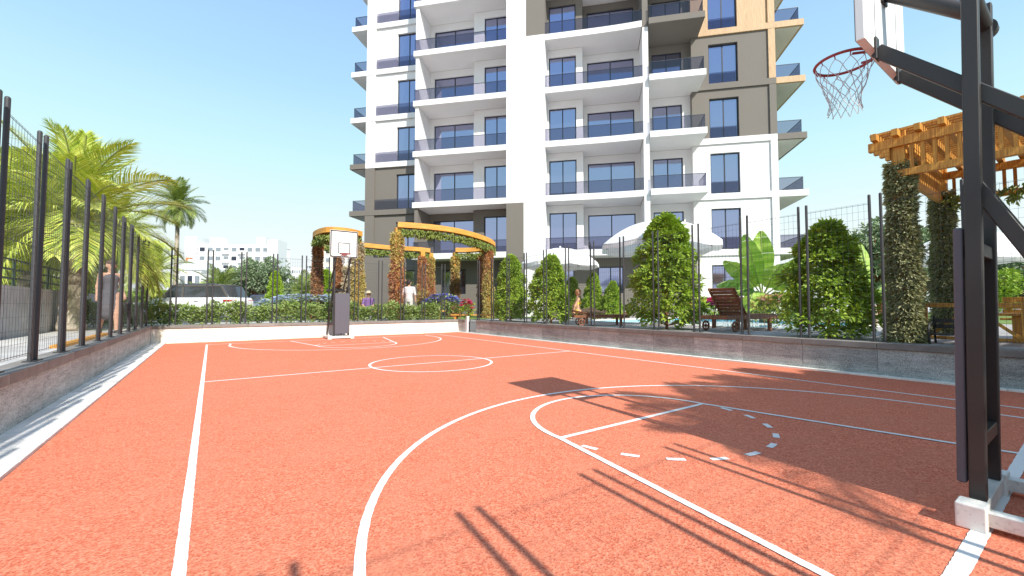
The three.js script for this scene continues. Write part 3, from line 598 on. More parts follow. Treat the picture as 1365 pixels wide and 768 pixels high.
{
  const BM = .25;
  const mkPost = (o, p, top, mixFn, r = .3) => {
    part(o, 'post', bx(p.x - .13, p.x + .13, LVL, top - BM - .003, p.z - .13, p.z + .13, .01), M.wood);
    const g = vineGeo(top - LVL - .5, r * .82, r * .5, mixFn, 1900, .11); const m = part(o, 'vine', g, M.leaf); m.position.set(p.x, LVL, p.z);
  };
  const blend = (lo, mid, hi) => (u) => { const q = u + rr(-.22, .22); return q < .38 ? lo : q < .7 ? mid : hi; };
  const o1 = thing('curved_pergola', 'curved orange wood pergola with red and gold vine posts, right of the pair', 'pergola', [0, 0, 0], 0, 'curved wooden pergolas in front of the tower'); o1.userData.label = 'curved orange pergola whose beam sweeps in front of the tower balconies';
  const ring1 = [[530, 297, 5.2], [560, 299, 5.2], [600, 304, 5.16], [632, 312, 5.06], [651, 320, 4.94], [654, 326, 4.84], [643, 329.5, 4.76], [625, 331, 4.72], [607, 331, 4.7]].map(([x, y, h]) => onH(x, y, h));
  ribbon(ring1, .5, BM, 'beam', o1, M.wood);
  mkPost(o1, ring1[0], 5.2, blend(VINE.red, VINE.red, VINE.gold), .4);
  mkPost(o1, ring1[4], 4.9, blend(VINE.gold, VINE.gold, VINE.red), .28);
  mkPost(o1, ring1[6], 4.76, blend(VINE.brown, VINE.red, VINE.red), .26);
  mkPost(o1, ring1[8], 4.7, blend(VINE.brown, VINE.brown, VINE.gold), .28);
  const o2 = thing('curved_pergola', 'curved orange pergola whose beam loops behind the far hoop', 'pergola', [0, 0, 0], 0, 'curved wooden pergolas in front of the tower');
  const ring2 = [[478, 309, 5.0], [461, 305, 5.0], [444, 303.5, 5.0], [429, 307, 5.0], [424, 313, 5.0], [434, 319.5, 4.96], [455, 322, 4.93], [480, 324, 4.9], [520, 328, 4.84], [556, 330, 4.76], [573, 332, 4.7]].map(([x, y, h]) => onH(x, y, h));
  ribbon(ring2, .5, BM, 'beam', o2, M.wood);
  mkPost(o2, ring2[0], 5.0, blend(VINE.gold, VINE.gold, VINE.tan), .34);
  mkPost(o2, ring2[4], 5.0, blend(VINE.red, VINE.brown, VINE.red), .3);
  mkPost(o2, onH(452, 321, 4.93), 4.93, blend(VINE.red, VINE.red, VINE.brown), .3);
  mkPost(o2, onH(563, 330, 4.74), 4.74, blend(VINE.gold, VINE.red, VINE.red), .26);
  mkPost(o2, onH(574, 332, 4.7), 4.7, blend(VINE.red, VINE.red, VINE.gold), .26);
  { // broad tan vine stump behind the far hoop
    const p = atD(469, 400, 21.6), v = thing('vine_column', 'broad tan dried vine column standing behind the far hoop', 'plant', [p.x, LVL, p.z]);
    part(v, 'post', bx(-.12, .12, 0, 2.6, -.12, .12, .01), M.woodB); part(v, 'vine', vineGeo(2.75, .55, .3, () => VINE.tan, 1300, .13), M.leaf);
  }
}

// ------------------------------------------------------------------ parasols
function parasol(label, pos, R, edge, rise, group) {
  const o = thing('parasol', label, 'parasol', pos, .3, group);
  part(o, 'pole', rod(V(0, 0, 0), V(0, edge + rise + .02, 0), .035, .03, 12), M.white);
  part(o, 'base', [flat(new THREE.CylinderGeometry(.34, .38, .09, 24).translate(0, .045, 0)), flat(new THREE.CylinderGeometry(.06, .07, .3, 16).translate(0, .24, 0))], M.cap[0]);
  const N = 8, K = 9, pos3 = [], q = [], sc = 6;      // eight panels, each sagging a little between its ribs
  const pt = (a, t) => { const f = (a / (Math.PI * 2 / N)) % 1, s = 1 - .035 * t * Math.sin(Math.PI * f); return V(R * t * s * Math.cos(a), edge + rise * (1 - Math.pow(t, 2.1)) - .07 * t * Math.sin(Math.PI * f), R * t * s * Math.sin(a)); };
  const M_ = N * sc; const tri = (a, b, c) => { for (const p of [a, b, c]) q.push(p.x, p.y, p.z); };
  for (let i = 0; i < M_; i++) {
    const a0 = i / M_ * 6.283185, a1 = (i + 1) / M_ * 6.283185;
    for (let k = 0; k < K; k++) { const t0 = k / K, t1 = (k + 1) / K, A = pt(a0, t0), B = pt(a1, t0), C = pt(a0, t1), D = pt(a1, t1); tri(A, D, C); if (k) tri(A, B, D); }
  }
  let g = new THREE.BufferGeometry(); g.setAttribute('position', new THREE.Float32BufferAttribute(q, 3)); g.computeVertexNormals(); g = toCreasedNormals(g, .5); const can = part(o, 'canopy', flat(g), M.canvas);
  const v = []; for (let i = 0; i < M_; i++) { const a0 = i / M_ * 6.283185, a1 = (i + 1) / M_ * 6.283185, A = pt(a0, 1), B = pt(a1, 1), C = A.clone().multiply(V(1.006, 1, 1.006)).add(V(0, -.17, 0)), D = B.clone().multiply(V(1.006, 1, 1.006)).add(V(0, -.17, 0)); for (const p of [A, B, D, A, D, C]) v.push(p.x, p.y, p.z); }
  let vg = new THREE.BufferGeometry(); vg.setAttribute('position', new THREE.Float32BufferAttribute(v, 3)); vg.computeVertexNormals(); part(can, 'valance', flat(vg), M.canvas);
  part(can, 'finial', [flat(new THREE.SphereGeometry(.05, 12, 8).translate(0, edge + rise + .06, 0)), rod(V(0, edge + rise, 0), V(0, edge + rise + .13, 0), .02, .008)], M.white);
  for (let i = 0; i < N; i++) { const a = i / N * 6.283185; part(o, 'rib', [tube([pt(a, .03), pt(a, .5), pt(a, .99)].map(p => p.add(V(0, -.025, 0))), .012, 10, 5), rod(V(.04 * Math.cos(a), edge - .1, .04 * Math.sin(a)), pt(a, .52).add(V(0, -.03, 0)), .009)], M.steel); }
  return o;
}
{
  const pa = atD(880, 400, 14.6), pb = atD(747, 400, 20.5), pc = atD(1296, 400, 15.5);
  parasol('large white parasol above the tall cone bush by the pool', V(pa.x, LVL, pa.z), 2.0, 2.8, .84, 'white parasols');
  parasol('white parasol in front of the tower, partly behind two bushes', V(pb.x, LVL, pb.z), 1.9, 2.74, .74, 'white parasols');
  parasol('white parasol behind the wooden pergola with vine posts', V(pc.x, LVL, pc.z), 2.0, 2.5, .9, 'white parasols');
}
// ------------------------------------------------------------------ pool
{
  const pool = thing('swimming_pool', 'blue water swimming pool with pale rim behind the fence', 'pool');
  const x0 = 13.4, x1 = 20.5, z0 = -13.6, z1 = -4.6;
  part(pool, 'basin', [bx(x0 - .2, x1 + .2, -1.1, -.95, z0 - .2, z1 + .2), bx(x0 - .2, x0, -.95, LVL - .002, z0 - .2, z1 + .2), bx(x1, x1 + .2, -.95, LVL - .002, z0 - .2, z1 + .2), bx(x0, x1, -.95, LVL - .002, z0 - .2, z0), bx(x0, x1, -.95, LVL - .002, z1, z1 + .2)], M.poolTile);
  const wg = new THREE.PlaneGeometry(x1 - x0, z1 - z0, 60, 70); wg.rotateX(-Math.PI / 2); const wp = wg.attributes.position;
  for (let i = 0; i < wp.count; i++) { const x = wp.getX(i), z = wp.getZ(i); wp.setY(i, .008 * Math.sin(x * 3.1 + z * 1.7) + .006 * Math.sin(x * 5.3 - z * 4.1)); } wg.computeVertexNormals(); wg.translate((x0 + x1) / 2, LVL - .06, (z0 + z1) / 2);
  part(pool, 'water', flat(wg), M.water);
  part(pool, 'rim', [bx(x0 - .3, x0 + .03, LVL + .006, LVL + .05, z0 - .3, z1 + .3, .01), bx(x1 - .03, x1 + .3, LVL + .006, LVL + .05, z0 - .3, z1 + .3, .01), bx(x0 + .03, x1 - .03, LVL + .006, LVL + .05, z0 - .3, z0 + .03, .01), bx(x0 + .03, x1 - .03, LVL + .006, LVL + .05, z1 - .03, z1 + .3, .01)], M.creams[0]);
}
// ------------------------------------------------------------------ sun loungers
function lounger(label, pos, turn, back, group, cushion) {
  const o = thing('sun_lounger', label, 'lounger', pos, turn, group);           // head end towards -x
  part(o, 'frame', [bx(-.95, .95, .27, .36, -.34, -.30, .008), bx(-.95, .95, .27, .36, .30, .34, .008), bx(.90, .95, .27, .36, -.299, .299), bx(-.95, -.90, .27, .36, -.299, .299)], M.brown);
  for (let i = 0; i < 12; i++) part(o, 'slat', bx(-.22 + i * .094, -.22 + i * .094 + .08, .362, .382, -.31, .31, .004), M.brown);
  const B = new THREE.Group(); B.name = 'backrest'; o.add(B); B.position.set(-.24, .37, 0); B.rotation.z = -back;
  for (let i = 0; i < 8; i++) part(B, 'slat', bx(-.09 - i * .09, -.015 - i * .09, 0, .022, -.33, .33, .004), M.brown);
  part(B, 'rail', bx(-.74, -.01, -.04, -.002, -.30, -.26), M.brown); part(B, 'rail', bx(-.74, -.01, -.04, -.002, .26, .30), M.brown);
  for (const z of [-.29, .29]) { part(o, 'leg', bx(.62, .70, 0, .269, z - .03, z + .03, .006), M.brown); part(o, 'leg', bx(-.55, -.47, .06, .269, z - .03, z + .03, .006), M.brown); }
  for (const z of [-.36, .36]) { const w = part(o, 'wheel', flat(new THREE.TorusGeometry(.10, .022, 8, 24).translate(-.70, .122, z)), M.brown); part(w, 'hub', [rod(V(-.70, .122, z - .025), V(-.70, .122, z + .025), .03, .03, 10), bx(-.79, -.61, .11, .134, z - .008, z + .008), bx(-.712, -.688, .03, .214, z - .009, z + .009)], M.brown); }
  part(o, 'prop', rod(V(-.6, .3, -.22), V(-.24 - .45 * Math.cos(back), .37 + .45 * Math.sin(back) - .03, -.22), .014), M.brown);
  if (cushion) part(o, 'cushion', bx(-.2, .85, .386, .43, -.28, .28, .02), M.canvas);
  return o;
}
{
  const G = 'wooden sun loungers by the pool';
  const p1 = onH(974, 442, LVL); const lg = lounger('brown wooden lounger with steep raised back beside the pool', V(p1.x + .5, LVL + .006, p1.z), -.12, .95, G); lg.scale.setScalar(1.2);
  const p2 = onH(800, 434, LVL); lounger('brown wooden lounger on which a woman sits upright', V(p2.x, LVL + .006, p2.z), -.62, .2, G);
  const p3 = onH(845, 426, LVL); lounger('brown wooden lounger with white cushion behind the seated woman', V(p3.x - 1.2, LVL + .006, p3.z - .6), -.62, .5, G, true);
}
// ------------------------------------------------------------------ flower beds and banana plants
function flowerBed(name, label, c, lenX, lenZ, h, n, leaf, blooms, bsize, density, turn = 0, cat = 'flower bed') {
  const o = thing(name, label, cat, c, turn), L = new Leaves(), F = new Leaves(), W = [];
  for (let i = 0; i < n; i++) {
    const x = rr(-.5, .5) * lenX, z = rr(-.5, .5) * lenZ, t = h * (1 - .35 * Math.pow(Math.abs(x / lenX * 2), 3)) * rr(.75, 1.08), y = t * Math.pow(rnd(), .55);
    sprig(L, V(x, y, z), V(rr(-.6, .6), .8, rr(-.6, .6)).normalize(), 6, .12, leaf, .8, .2);
    if (i % 25 === 0) W.push(rod(V(x, 0, z), V(x, t * .8, z), .012, .006, 4));
    if (rnd() < density) { const b = pal(blooms), o2 = V(x, t + .04, z); for (let k = 0; k < 7; k++) { const d = V(Math.cos(k * .9), rr(.15, .7), Math.sin(k * .9)).normalize(); F.leaf(o2, d, V(0, 1, 0), bsize, bsize * .7, b, .2); } }
  }
  part(o, 'stems', W, M.bark).userData.kind = 'stuff'; part(o, 'leaves', L.geo(), M.leaf); part(o, 'blooms', F.geo(), M.leaf); return o;
}
{
  const b1 = atD(968, 408, 18.2), b2 = atD(1040, 408, 16.2), b3 = atD(415, 408, 22), b4 = atD(590, 405, 21.5), b5 = atD(622, 405, 20.5);
  flowerBed('flower_bed', 'row of bright pink flowers behind the pool', [b1.x, LVL, b1.z], 3.4, .9, .92, 520, GREEN, [[.88, .10, .36], [.92, .22, .48]], .15, 1, -.8);
  flowerBed('flower_bed', 'yellow and pale pink leafy flower bed below the banana plant', [b2.x, LVL, b2.z], 2.6, 1.2, 1.0, 520, [[.45, .48, .05], [.3, .38, .05], [.5, .45, .1]], [[.85, .55, .45], [.8, .62, .3], [.8, .45, .4]], .085, .55, -.8);
  flowerBed('flower_shrub', 'pale blue flowering shrubs behind the hedge by the far hoop', [b3.x, LVL, b3.z], 5.0, 1.2, 1.15, 620, HEDGE, [[.50, .60, .85], [.68, .76, .9], [.8, .84, .9]], .11, .8, 0, 'shrub');
  flowerBed('flower_shrub', 'violet blue flowers between the curved pergola posts', [b4.x, LVL, b4.z], 2.0, .8, 1.15, 240, HEDGE, [[.14, .14, .6], [.3, .34, .8], [.5, .55, .85]], .12, .8, -.6, 'shrub');
  flowerBed('flower_shrub', 'small pink flowering plant beside the gate opening', [b5.x, LVL, b5.z], .6, .5, .9, 60, GREEN, [[.75, .08, .25], [.8, .2, .35]], .12, .9, -.6, 'shrub');
}
function bananaLeaf(len, wid, bend, c0, c1) {         // broad split leaf on a stalk, along +y bending to +x
  const q = [], cc = []; const N = 16;
  const mid = t => V(bend * len * t * t * .75, len * (t - .38 * bend * t * t * t), 0), nr = t => { const a = mid(Math.max(0, t - .01)), b = mid(Math.min(1, t + .01)); return b.sub(a).normalize(); };
  const tri = (a, b, c, k) => { for (const p of [a, b, c]) { q.push(p.x, p.y, p.z); cc.push(...k); } };
  for (const s of [-1, 1]) for (let i = 0; i < N; i++) {
    const t0 = .2 + .8 * i / N, t1 = .2 + .8 * (i + 1) / N - (i % 5 === 3 ? .004 : 0), w = t => wid / 2 * Math.pow(Math.sin(Math.PI * Math.min(1, (t - .2) / .8 * .93 + .05)), .72);
    const a = mid(t0), b = mid(t1), tg = nr(t0), up = new THREE.Vector3().crossVectors(V(0, 0, 1), tg).normalize();
    const e = (t, p) => p.clone().add(V(0, 0, s * w(t))).addScaledVector(up, -w(t) * .3 + .02 * Math.sin(t * 40));
    const k = mix3(c0, c1, rnd()); tri(a, e(t0, a), e(t1, b), k); tri(a, e(t1, b), b, k);
  }
  const g = new THREE.BufferGeometry(); g.setAttribute('position', new THREE.Float32BufferAttribute(q, 3)); g.setAttribute('color', new THREE.Float32BufferAttribute(cc, 3)); g.computeVertexNormals(); flat(g);
  const r = flat(new THREE.TubeGeometry(new THREE.CatmullRomCurve3([0, .25, .5, .75, 1].map(t => mid(t).add(V(-.012, 0, 0)))), 14, .022 * len / 2, 5)); r.setAttribute('color', new THREE.BufferAttribute(new Float32Array(r.attributes.position.count * 3).map((_, i) => [.42, .5, .16][i % 3]), 3));
  return mergeGeometries([g, r]);
}
{
  const leaves = [[2.3, .72, .12], [2.0, .66, .5], [2.0, .62, .75], [1.7, .58, 1.0]].map(([l, w, b]) => bananaLeaf(l, w, b, [.24, .42, .04], [.44, .62, .10]));
  const mk = (label, pos, s, list) => {
    const o = thing('banana_plant', label, 'plant', pos, 0, 'banana plants'); o.scale.set(s, s, s);
    part(o, 'stem', [rod(V(0, 0, 0), V(.02, 1.0, 0), .13, .09, 10), rod(V(.2, 0, .1), V(.16, .75, .08), .09, .06, 9)], M.palmBark);
    list.forEach(([k, a, tilt, roll = 0]) => { const f = part(o, 'leaf', leaves[k], M.leaf); f.position.set(0, .85, 0); f.rotation.order = 'YZX'; f.rotation.set(0, a, -tilt); f.rotateY(roll); });
  };
  const away = YAW; const p = atD(1017, 408, 17.2), p2 = atD(1160, 405, 14.5);
  mk('large banana plant with broad upright leaves before the white tower', V(p.x, LVL, p.z), 1.22, [[0, .42 + Math.PI, .02, 0], [1, 2.15, .5, .9], [1, -.95, .45, -.9], [2, 2.3, .85, .8], [2, -1.2, .8, -.8], [3, 3.3, 1.0, 0], [3, .3, 1.05, 0], [0, 2.9, .3, .3], [1, -2.1, .6, -.5], [3, -1.6, 1.15, -.6], [1, .9, .42, .3], [2, 2.7, 1.1, .6]]);
  mk('small banana plant showing between bush and vine post', V(p2.x, LVL, p2.z), .95, [[0, 1, .05], [1, -.5, .6], [2, 2.5, .7], [2, -2.5, .9], [3, .6, 1.0], [1, 1.8, .5]]);
}
// ------------------------------------------------------------------ wooden pergola with lattice roof on the right
{
  const o = thing('wooden_pergola', 'orange timber pergola with slatted roof and vine wrapped posts', 'pergola');
  const X0 = 10.62, X1 = 14.1, Z0 = -2.22, Z1 = 4.6, LO = 3.80, HI = 4.42, B = .13;
  const vg = vineGeo(3.4, .225, .12, () => [[.30, .31, .13], [.40, .40, .20], [.21, .24, .08], [.50, .48, .27]], 3600, .09);
  for (const [x, z, vine] of [[X0, Z0, 1], [X1, Z0, 1], [X0, 1.2, 0], [X1, 1.2, 1], [X0, Z1, 0], [X1, Z1, 0]]) {
    const p = part(o, 'post', [bx(x - .1, x - .004, LVL, HI + .18, z - .1, z + .1, .008), bx(x + .004, x + .1, LVL, HI + .18, z - .1, z + .1, .008)], M.wood);
    if (vine) { const v = part(p, 'vine', vg, M.leaf); v.position.set(x, LVL, z); v.rotation.y = x + z; }
  }
  // perimeter beams, two levels, with little balusters between
  for (const x of [X0 - .115, X1 + .115]) { part(o, 'beam', bx(x - .06, x + .06, HI - .17, HI, Z0 - .42, Z1 + .42, .008), M.wood); part(o, 'beam', bx(x - .05, x + .05, LO - .13, LO, Z0 - .02, Z1, .008), M.wood); for (let z = Z0 + .2; z < Z1; z += .155) part(o, 'baluster', bx(x - .03, x + .03, LO + .002, HI - .172, z - .027, z + .027), M.woodB); }
  for (const z of [Z0, 1.2, Z1]) { part(o, 'beam', bx(X0 + .102, X1 - .102, HI - .17, HI, z - .05, z + .05, .008), M.wood); part(o, 'beam', bx(X0 + .102, X1 - .102, LO - .13, LO, z - .05, z + .05, .008), M.wood); for (let x = X0 + .25; x < X1 - .15; x += .155) part(o, 'baluster', bx(x - .027, x + .027, LO + .002, HI - .172, z - .03, z + .03), M.woodB); }
  for (let k = 0; k < 3; k++) for (const x of [X0 - .115, X1 + .115]) part(o, 'corbel', bx(x - .055, x + .055, HI - .17 - .075 * (k + 1), HI - .172 - .075 * k, Z0 - .34 + k * .085, Z0 - .102, .005), M.wood);
  for (let z = Z0 - .3, i = 0; z < Z1 + .4; z += .31, i++) part(o, 'rafter', bx(X0 - .32, X1 + .32, HI + .003, HI + .13, z - .045, z + .045, .006), i % 2 ? M.wood : M.woodB);
  for (let x = X0 - .1; x < X1 + .15; x += .16) part(o, 'roof_slat', bx(x - .028, x + .028, HI + .133, HI + .175, Z0 - .4, Z1 + .4), Math.floor(x * 10) % 2 ? M.wood : M.woodB);
  const L = new Leaves(); for (let i = 0; i < 260; i++) sprig(L, V(X1 - .1 + rr(-.3, .1), LO + rr(-.25, .1), rr(Z0, Z1)), V(0, -1, 0), 5, .12, VINE.green, .8, .4); part(o, 'hanging_vine', L.geo(), M.leaf);

  const rail = thing('timber_balustrade', 'orange timber balustrade with diagonal braces under the pergola', 'railing');
  const xr = 11.25, H0 = LVL;
  part(rail, 'top_rail', bx(xr - .05, xr + .05, H0 + .66, H0 + .74, Z0 + .1, Z1, .008), M.wood); part(rail, 'bottom_rail', bx(xr - .03, xr + .03, H0 + .06, H0 + .12, Z0 + .1, Z1, .006), M.wood);
  for (let z = Z0 + .15, i = 0; z < Z1 - .5; z += .62, i++) {
    part(rail, 'upright', bx(xr - .045, xr + .045, H0 + .121, H0 + .658, z - .04, z + .04), M.wood);
    part(rail, 'brace', bar(V(xr - .055, H0 + (i % 2 ? .62 : .12), z + .06), V(xr - .055, H0 + (i % 2 ? .12 : .62), z + .58), .03, .05), M.wood);
  }
  const tb = thing('timber_table', 'long orange timber picnic table behind the balustrade', 'table', [12.4, LVL, .3]);
  for (let i = 0; i < 5; i++) part(tb, 'plank', bx(-.4 + i * .16, -.25 + i * .16, .5, .55, -1.6, 1.6, .006), M.wood);
  for (const z of [-1.3, 1.3]) for (const x of [-.3, .3]) part(tb, 'leg', bx(x - .05, x + .05, 0, .498, z - .05, z + .05, .006), M.woodB);
  const pl = thing('timber_bench', 'orange timber bench on the far side of the pergola', 'bench', [13.3, LVL, .3]);
  for (let i = 0; i < 3; i++) part(pl, 'plank', bx(-.2 + i * .14, -.07 + i * .14, .4, .44, -1.6, 1.6, .006), M.wood);
  for (let i = 0; i < 3; i++) part(pl, 'back_plank', bx(.24, .28, .5 + i * .13, .61 + i * .13, -1.6, 1.6, .006), M.wood);
  for (const z of [-1.3, 1.3]) part(pl, 'leg', [bx(-.2, -.1, 0, .398, z - .05, z + .05), bx(.281, .34, 0, .86, z - .05, z + .05)], M.woodB);
  const ib = thing('iron_bench', 'black iron garden bench with scrolled armrests before the balustrade', 'bench', [10.75, LVL, -1.55], 0);
  for (const z of [-.34, .34]) {
    part(ib, 'armrest', [tube([V(.2, .3, z), V(.05, .36, z), V(-.18, .36, z), V(-.26, .28, z), V(-.25, .12, z), V(-.2, 0, z)], .018, 30, 6), flat(new THREE.TorusGeometry(.075, .014, 6, 22).rotateY(0).translate(-.1, .25, z)), tube([V(.2, .5, z), V(.17, .3, z), V(.2, .15, z), V(.26, 0, z)], .018, 16, 6)], M.black);
  }
  for (let i = 0; i < 4; i++) part(ib, 'seat_slat', bx(-.18 + i * .09, -.11 + i * .09, .17, .19, -.36, .36, .004), M.black);
  for (let i = 0; i < 2; i++) part(ib, 'back_slat', bx(.18, .2, .28 + i * .1, .35 + i * .1, -.36, .36, .004), M.black);
}
// ------------------------------------------------------------------ walkway on the left: wall, railing, strip, palms
{
  const w = thing('retaining_wall', 'plain grey retaining wall along the palm walkway', 'wall');
  for (let z = 3; z > -25; z -= 2.4) { part(w, 'panel', bx(-3.8, -3.52, LVL, LVL + 1.12, z - 2.395, z), M.concretes[Math.floor(rnd() * 3)]); }
  w.children.forEach(c => c.material = M.greyWall ??= new THREE.MeshStandardMaterial({ map: concMap, color: col(.62, .62, .66), roughness: .9 }));
  const r = thing('pipe_railing', 'dark green three bar pipe railing on top of the grey retaining wall', 'railing');
  for (const y of [1.3, 1.5, 1.72]) part(r, 'rail', rod(V(-3.66, LVL + y, 3), V(-3.66, LVL + y, -25), .024, .024, 8), M.railGreen ??= std(.04, .075, .05, .5));
  for (let z = 2.5; z > -25; z -= 2.4) part(r, 'post', rod(V(-3.66, LVL + 1.12, z), V(-3.66, LVL + 1.76, z), .026, .026, 8), M.railGreen);
  const ts = thing('tactile_strip', 'yellow orange tactile strip on the palm walkway', 'paving strip');
  for (let z = -9.9; z > -13.6; z -= .5) part(ts, 'tile', bx(-2.12, -1.96, LVL + .002, LVL + .05, z - .495, z, .004), M.wood);
  const G = 'palms beside the walkway';
  const gp = (px, py, D) => { const p = atD(px, py, D); return V(p.x, LVL, p.z); };
  const crown = (lab, px, py, D, len, n, r, elev) => { const p = atD(px, py, D); palm(lab, V(p.x, LVL, p.z), p.y - LVL, r, len, n, PALM, 'a', G, elev); };
  crown('palm with low yellow green fronds at the walkway start', 0, 300, 12.5, 2.6, 40, .2, [1.15, -.5]);
  { const p = V(-3.15, LVL, -16.6); palm('palm with pale thick trunk standing against the grey wall', p, 3.0, .24, 2.75, 46, PALM, 'a', G, [1.2, -.45]); }
  crown('palm with bright arching fronds behind the walking woman', 150, 320, 17.5, 2.2, 40, .22, [1.1, -.5]);
  crown('bushy low palm beside the parked white car', 205, 362, 23.5, 1.9, 28, .22, [1.1, -.45]);
  crown('palm behind the pipe railing between the first two palms', 40, 285, 14.5, 2.5, 40, .22, [1.1, -.5]);
  crown('palm in the back row behind the pipe railing', 62, 330, 17, 2.6, 34, .22, [1.1, -.45]);
  { const p = atD(233, 407, 44); palm('tall slender palm standing alone against the sky', V(p.x, LVL, p.z), 11.2, .2, 2.9, 46, PALMDARK, 'd', 'palms in the background', [1.25, -.75]); }
  for (const [px, D, h, l, lab] of [[290, 34, 1.6, 2.6, 'short dark palm behind the white car roof'], [405, 38, 1.5, 2.4, 'short dark palm behind the blue flower shrubs'], [268, 36, 1.0, 2.2, 'low palm at the rear window of the white car']]) { const p = atD(px, 407, D); palm(lab, V(p.x, LVL, p.z), h, .2, l, 22, PALMDARK, 'd', 'palms in the background', [1.2, -.3]); }
  // palms out of view behind the camera, placed to shade the near corner of the court
  const GS = 'palms behind the near hoop';
  palm('palm behind the cream wall, its shade falls on the near key', V(5.2, LVL, 6.9), 4.9, .24, 2.5, 44, PALMDARK, 'd', GS, [.85, -.7]);
  palm('palm behind the cream wall between two other palms', V(7.3, LVL, 6.6), 5.2, .24, 2.7, 44, PALMDARK, 'd', GS, [.85, -.7]);
  palm('palm behind the cream wall nearest the timber pergola', V(8.9, LVL, 7.2), 5.2, .24, 2.5, 42, PALMDARK, 'd', GS, [.85, -.7]);
  palm('unseen lower palm behind the cream wall, shading the court at the near hoop', V(6.2, LVL, 4.1), 3.5, .24, 2.3, 40, PALMDARK, 'd', GS, [.7, -.6]);
  palm('unseen lower palm behind the cream wall, shading the court between hoop and corner', V(7.4, LVL, 5.2), 4.1, .24, 2.3, 42, PALMDARK, 'd', GS, [.7, -.7]);
  palm('unseen lower palm behind the cream wall, shading the court beside the near key', V(4.7, LVL, 4.1), 3.9, .24, 2.1, 42, PALMDARK, 'd', GS, [.7, -.7]);
  palm('unseen lower palm behind the cream wall, shading the court corner', V(8.4, LVL, 4.4), 3.5, .24, 2.2, 40, PALMDARK, 'd', GS, [.7, -.6]);
}
// ------------------------------------------------------------------ trees in the background
{
  const tg = treeGeos(8, 1.4, 3.3, 3.1, 46, 34, .34, GREYGREEN), tg2 = treeGeos(5, .8, 1.9, 1.9, 32, 26, .24, GREEN), lime = coneBush(4.2, 1.15, 520, .22, LIME, .3);
  const put = (px, D, top, w, base, geos, lab, G, nm = 'leafy_tree') => { const p = atD(px, 407, D), hh = (407.5 - top) / FPX * D + EYE - LVL; return treeThing(nm, lab, V(p.x, LVL, p.z), geos, px, [w / base[0], hh / base[1]], G); };
  const G = 'trees in the background';
  put(345, 50, 338, 6.4, [6.4, 7.6], tg, 'broad grey green tree behind the car park', G);
  put(322, 54, 356, 5.2, [6.4, 7.6], tg, 'lower grey green tree at the side of the broad one', G);
  put(366, 40, 364, 1.7, [2.3, 4.2], lime, 'lime green upright tree behind the blue car', G, 'lime_tree');
  put(434, 36, 362, 1.9, [2.3, 4.2], lime, 'lime green upright tree beside the vine post', G, 'lime_tree');
  put(395, 60, 375, 5, [3.8, 4.6], tg2, 'small bushy tree behind the short palm', G);
  put(1172, 26, 287, 5.6, [6.4, 7.6], tg, 'grey green tree behind the pergola vine post', G);
  put(1222, 30, 300, 5.2, [6.4, 7.6], tg, 'grey green tree between the two vine posts', G);
  put(1345, 32, 325, 6, [6.4, 7.6], tg, 'grey green tree seen under the timber pergola', G);
  put(1310, 24, 345, 3.4, [3.8, 4.6], tg2, 'bushy green shrub tree behind the pergola bench', G);
  put(20, 20, 352, 3.0, [3.8, 4.6], tg2, 'bushy tree behind the pipe railing at the walkway start', G);
  put(62, 22, 358, 2.8, [3.8, 4.6], tg2, 'bushy tree behind the pipe railing beside the pale palm trunk', G);
  put(-40, 18, 350, 3.0, [3.8, 4.6], tg2, 'bushy tree behind the pipe railing beyond the picture edge', G);
  put(120, 26, 365, 3.2, [3.8, 4.6], tg2, 'bushy tree behind the walking woman', G);
  put(185, 36, 380, 4.5, [3.8, 4.6], tg2, 'bushy tree behind the low palm by the car', G);
}
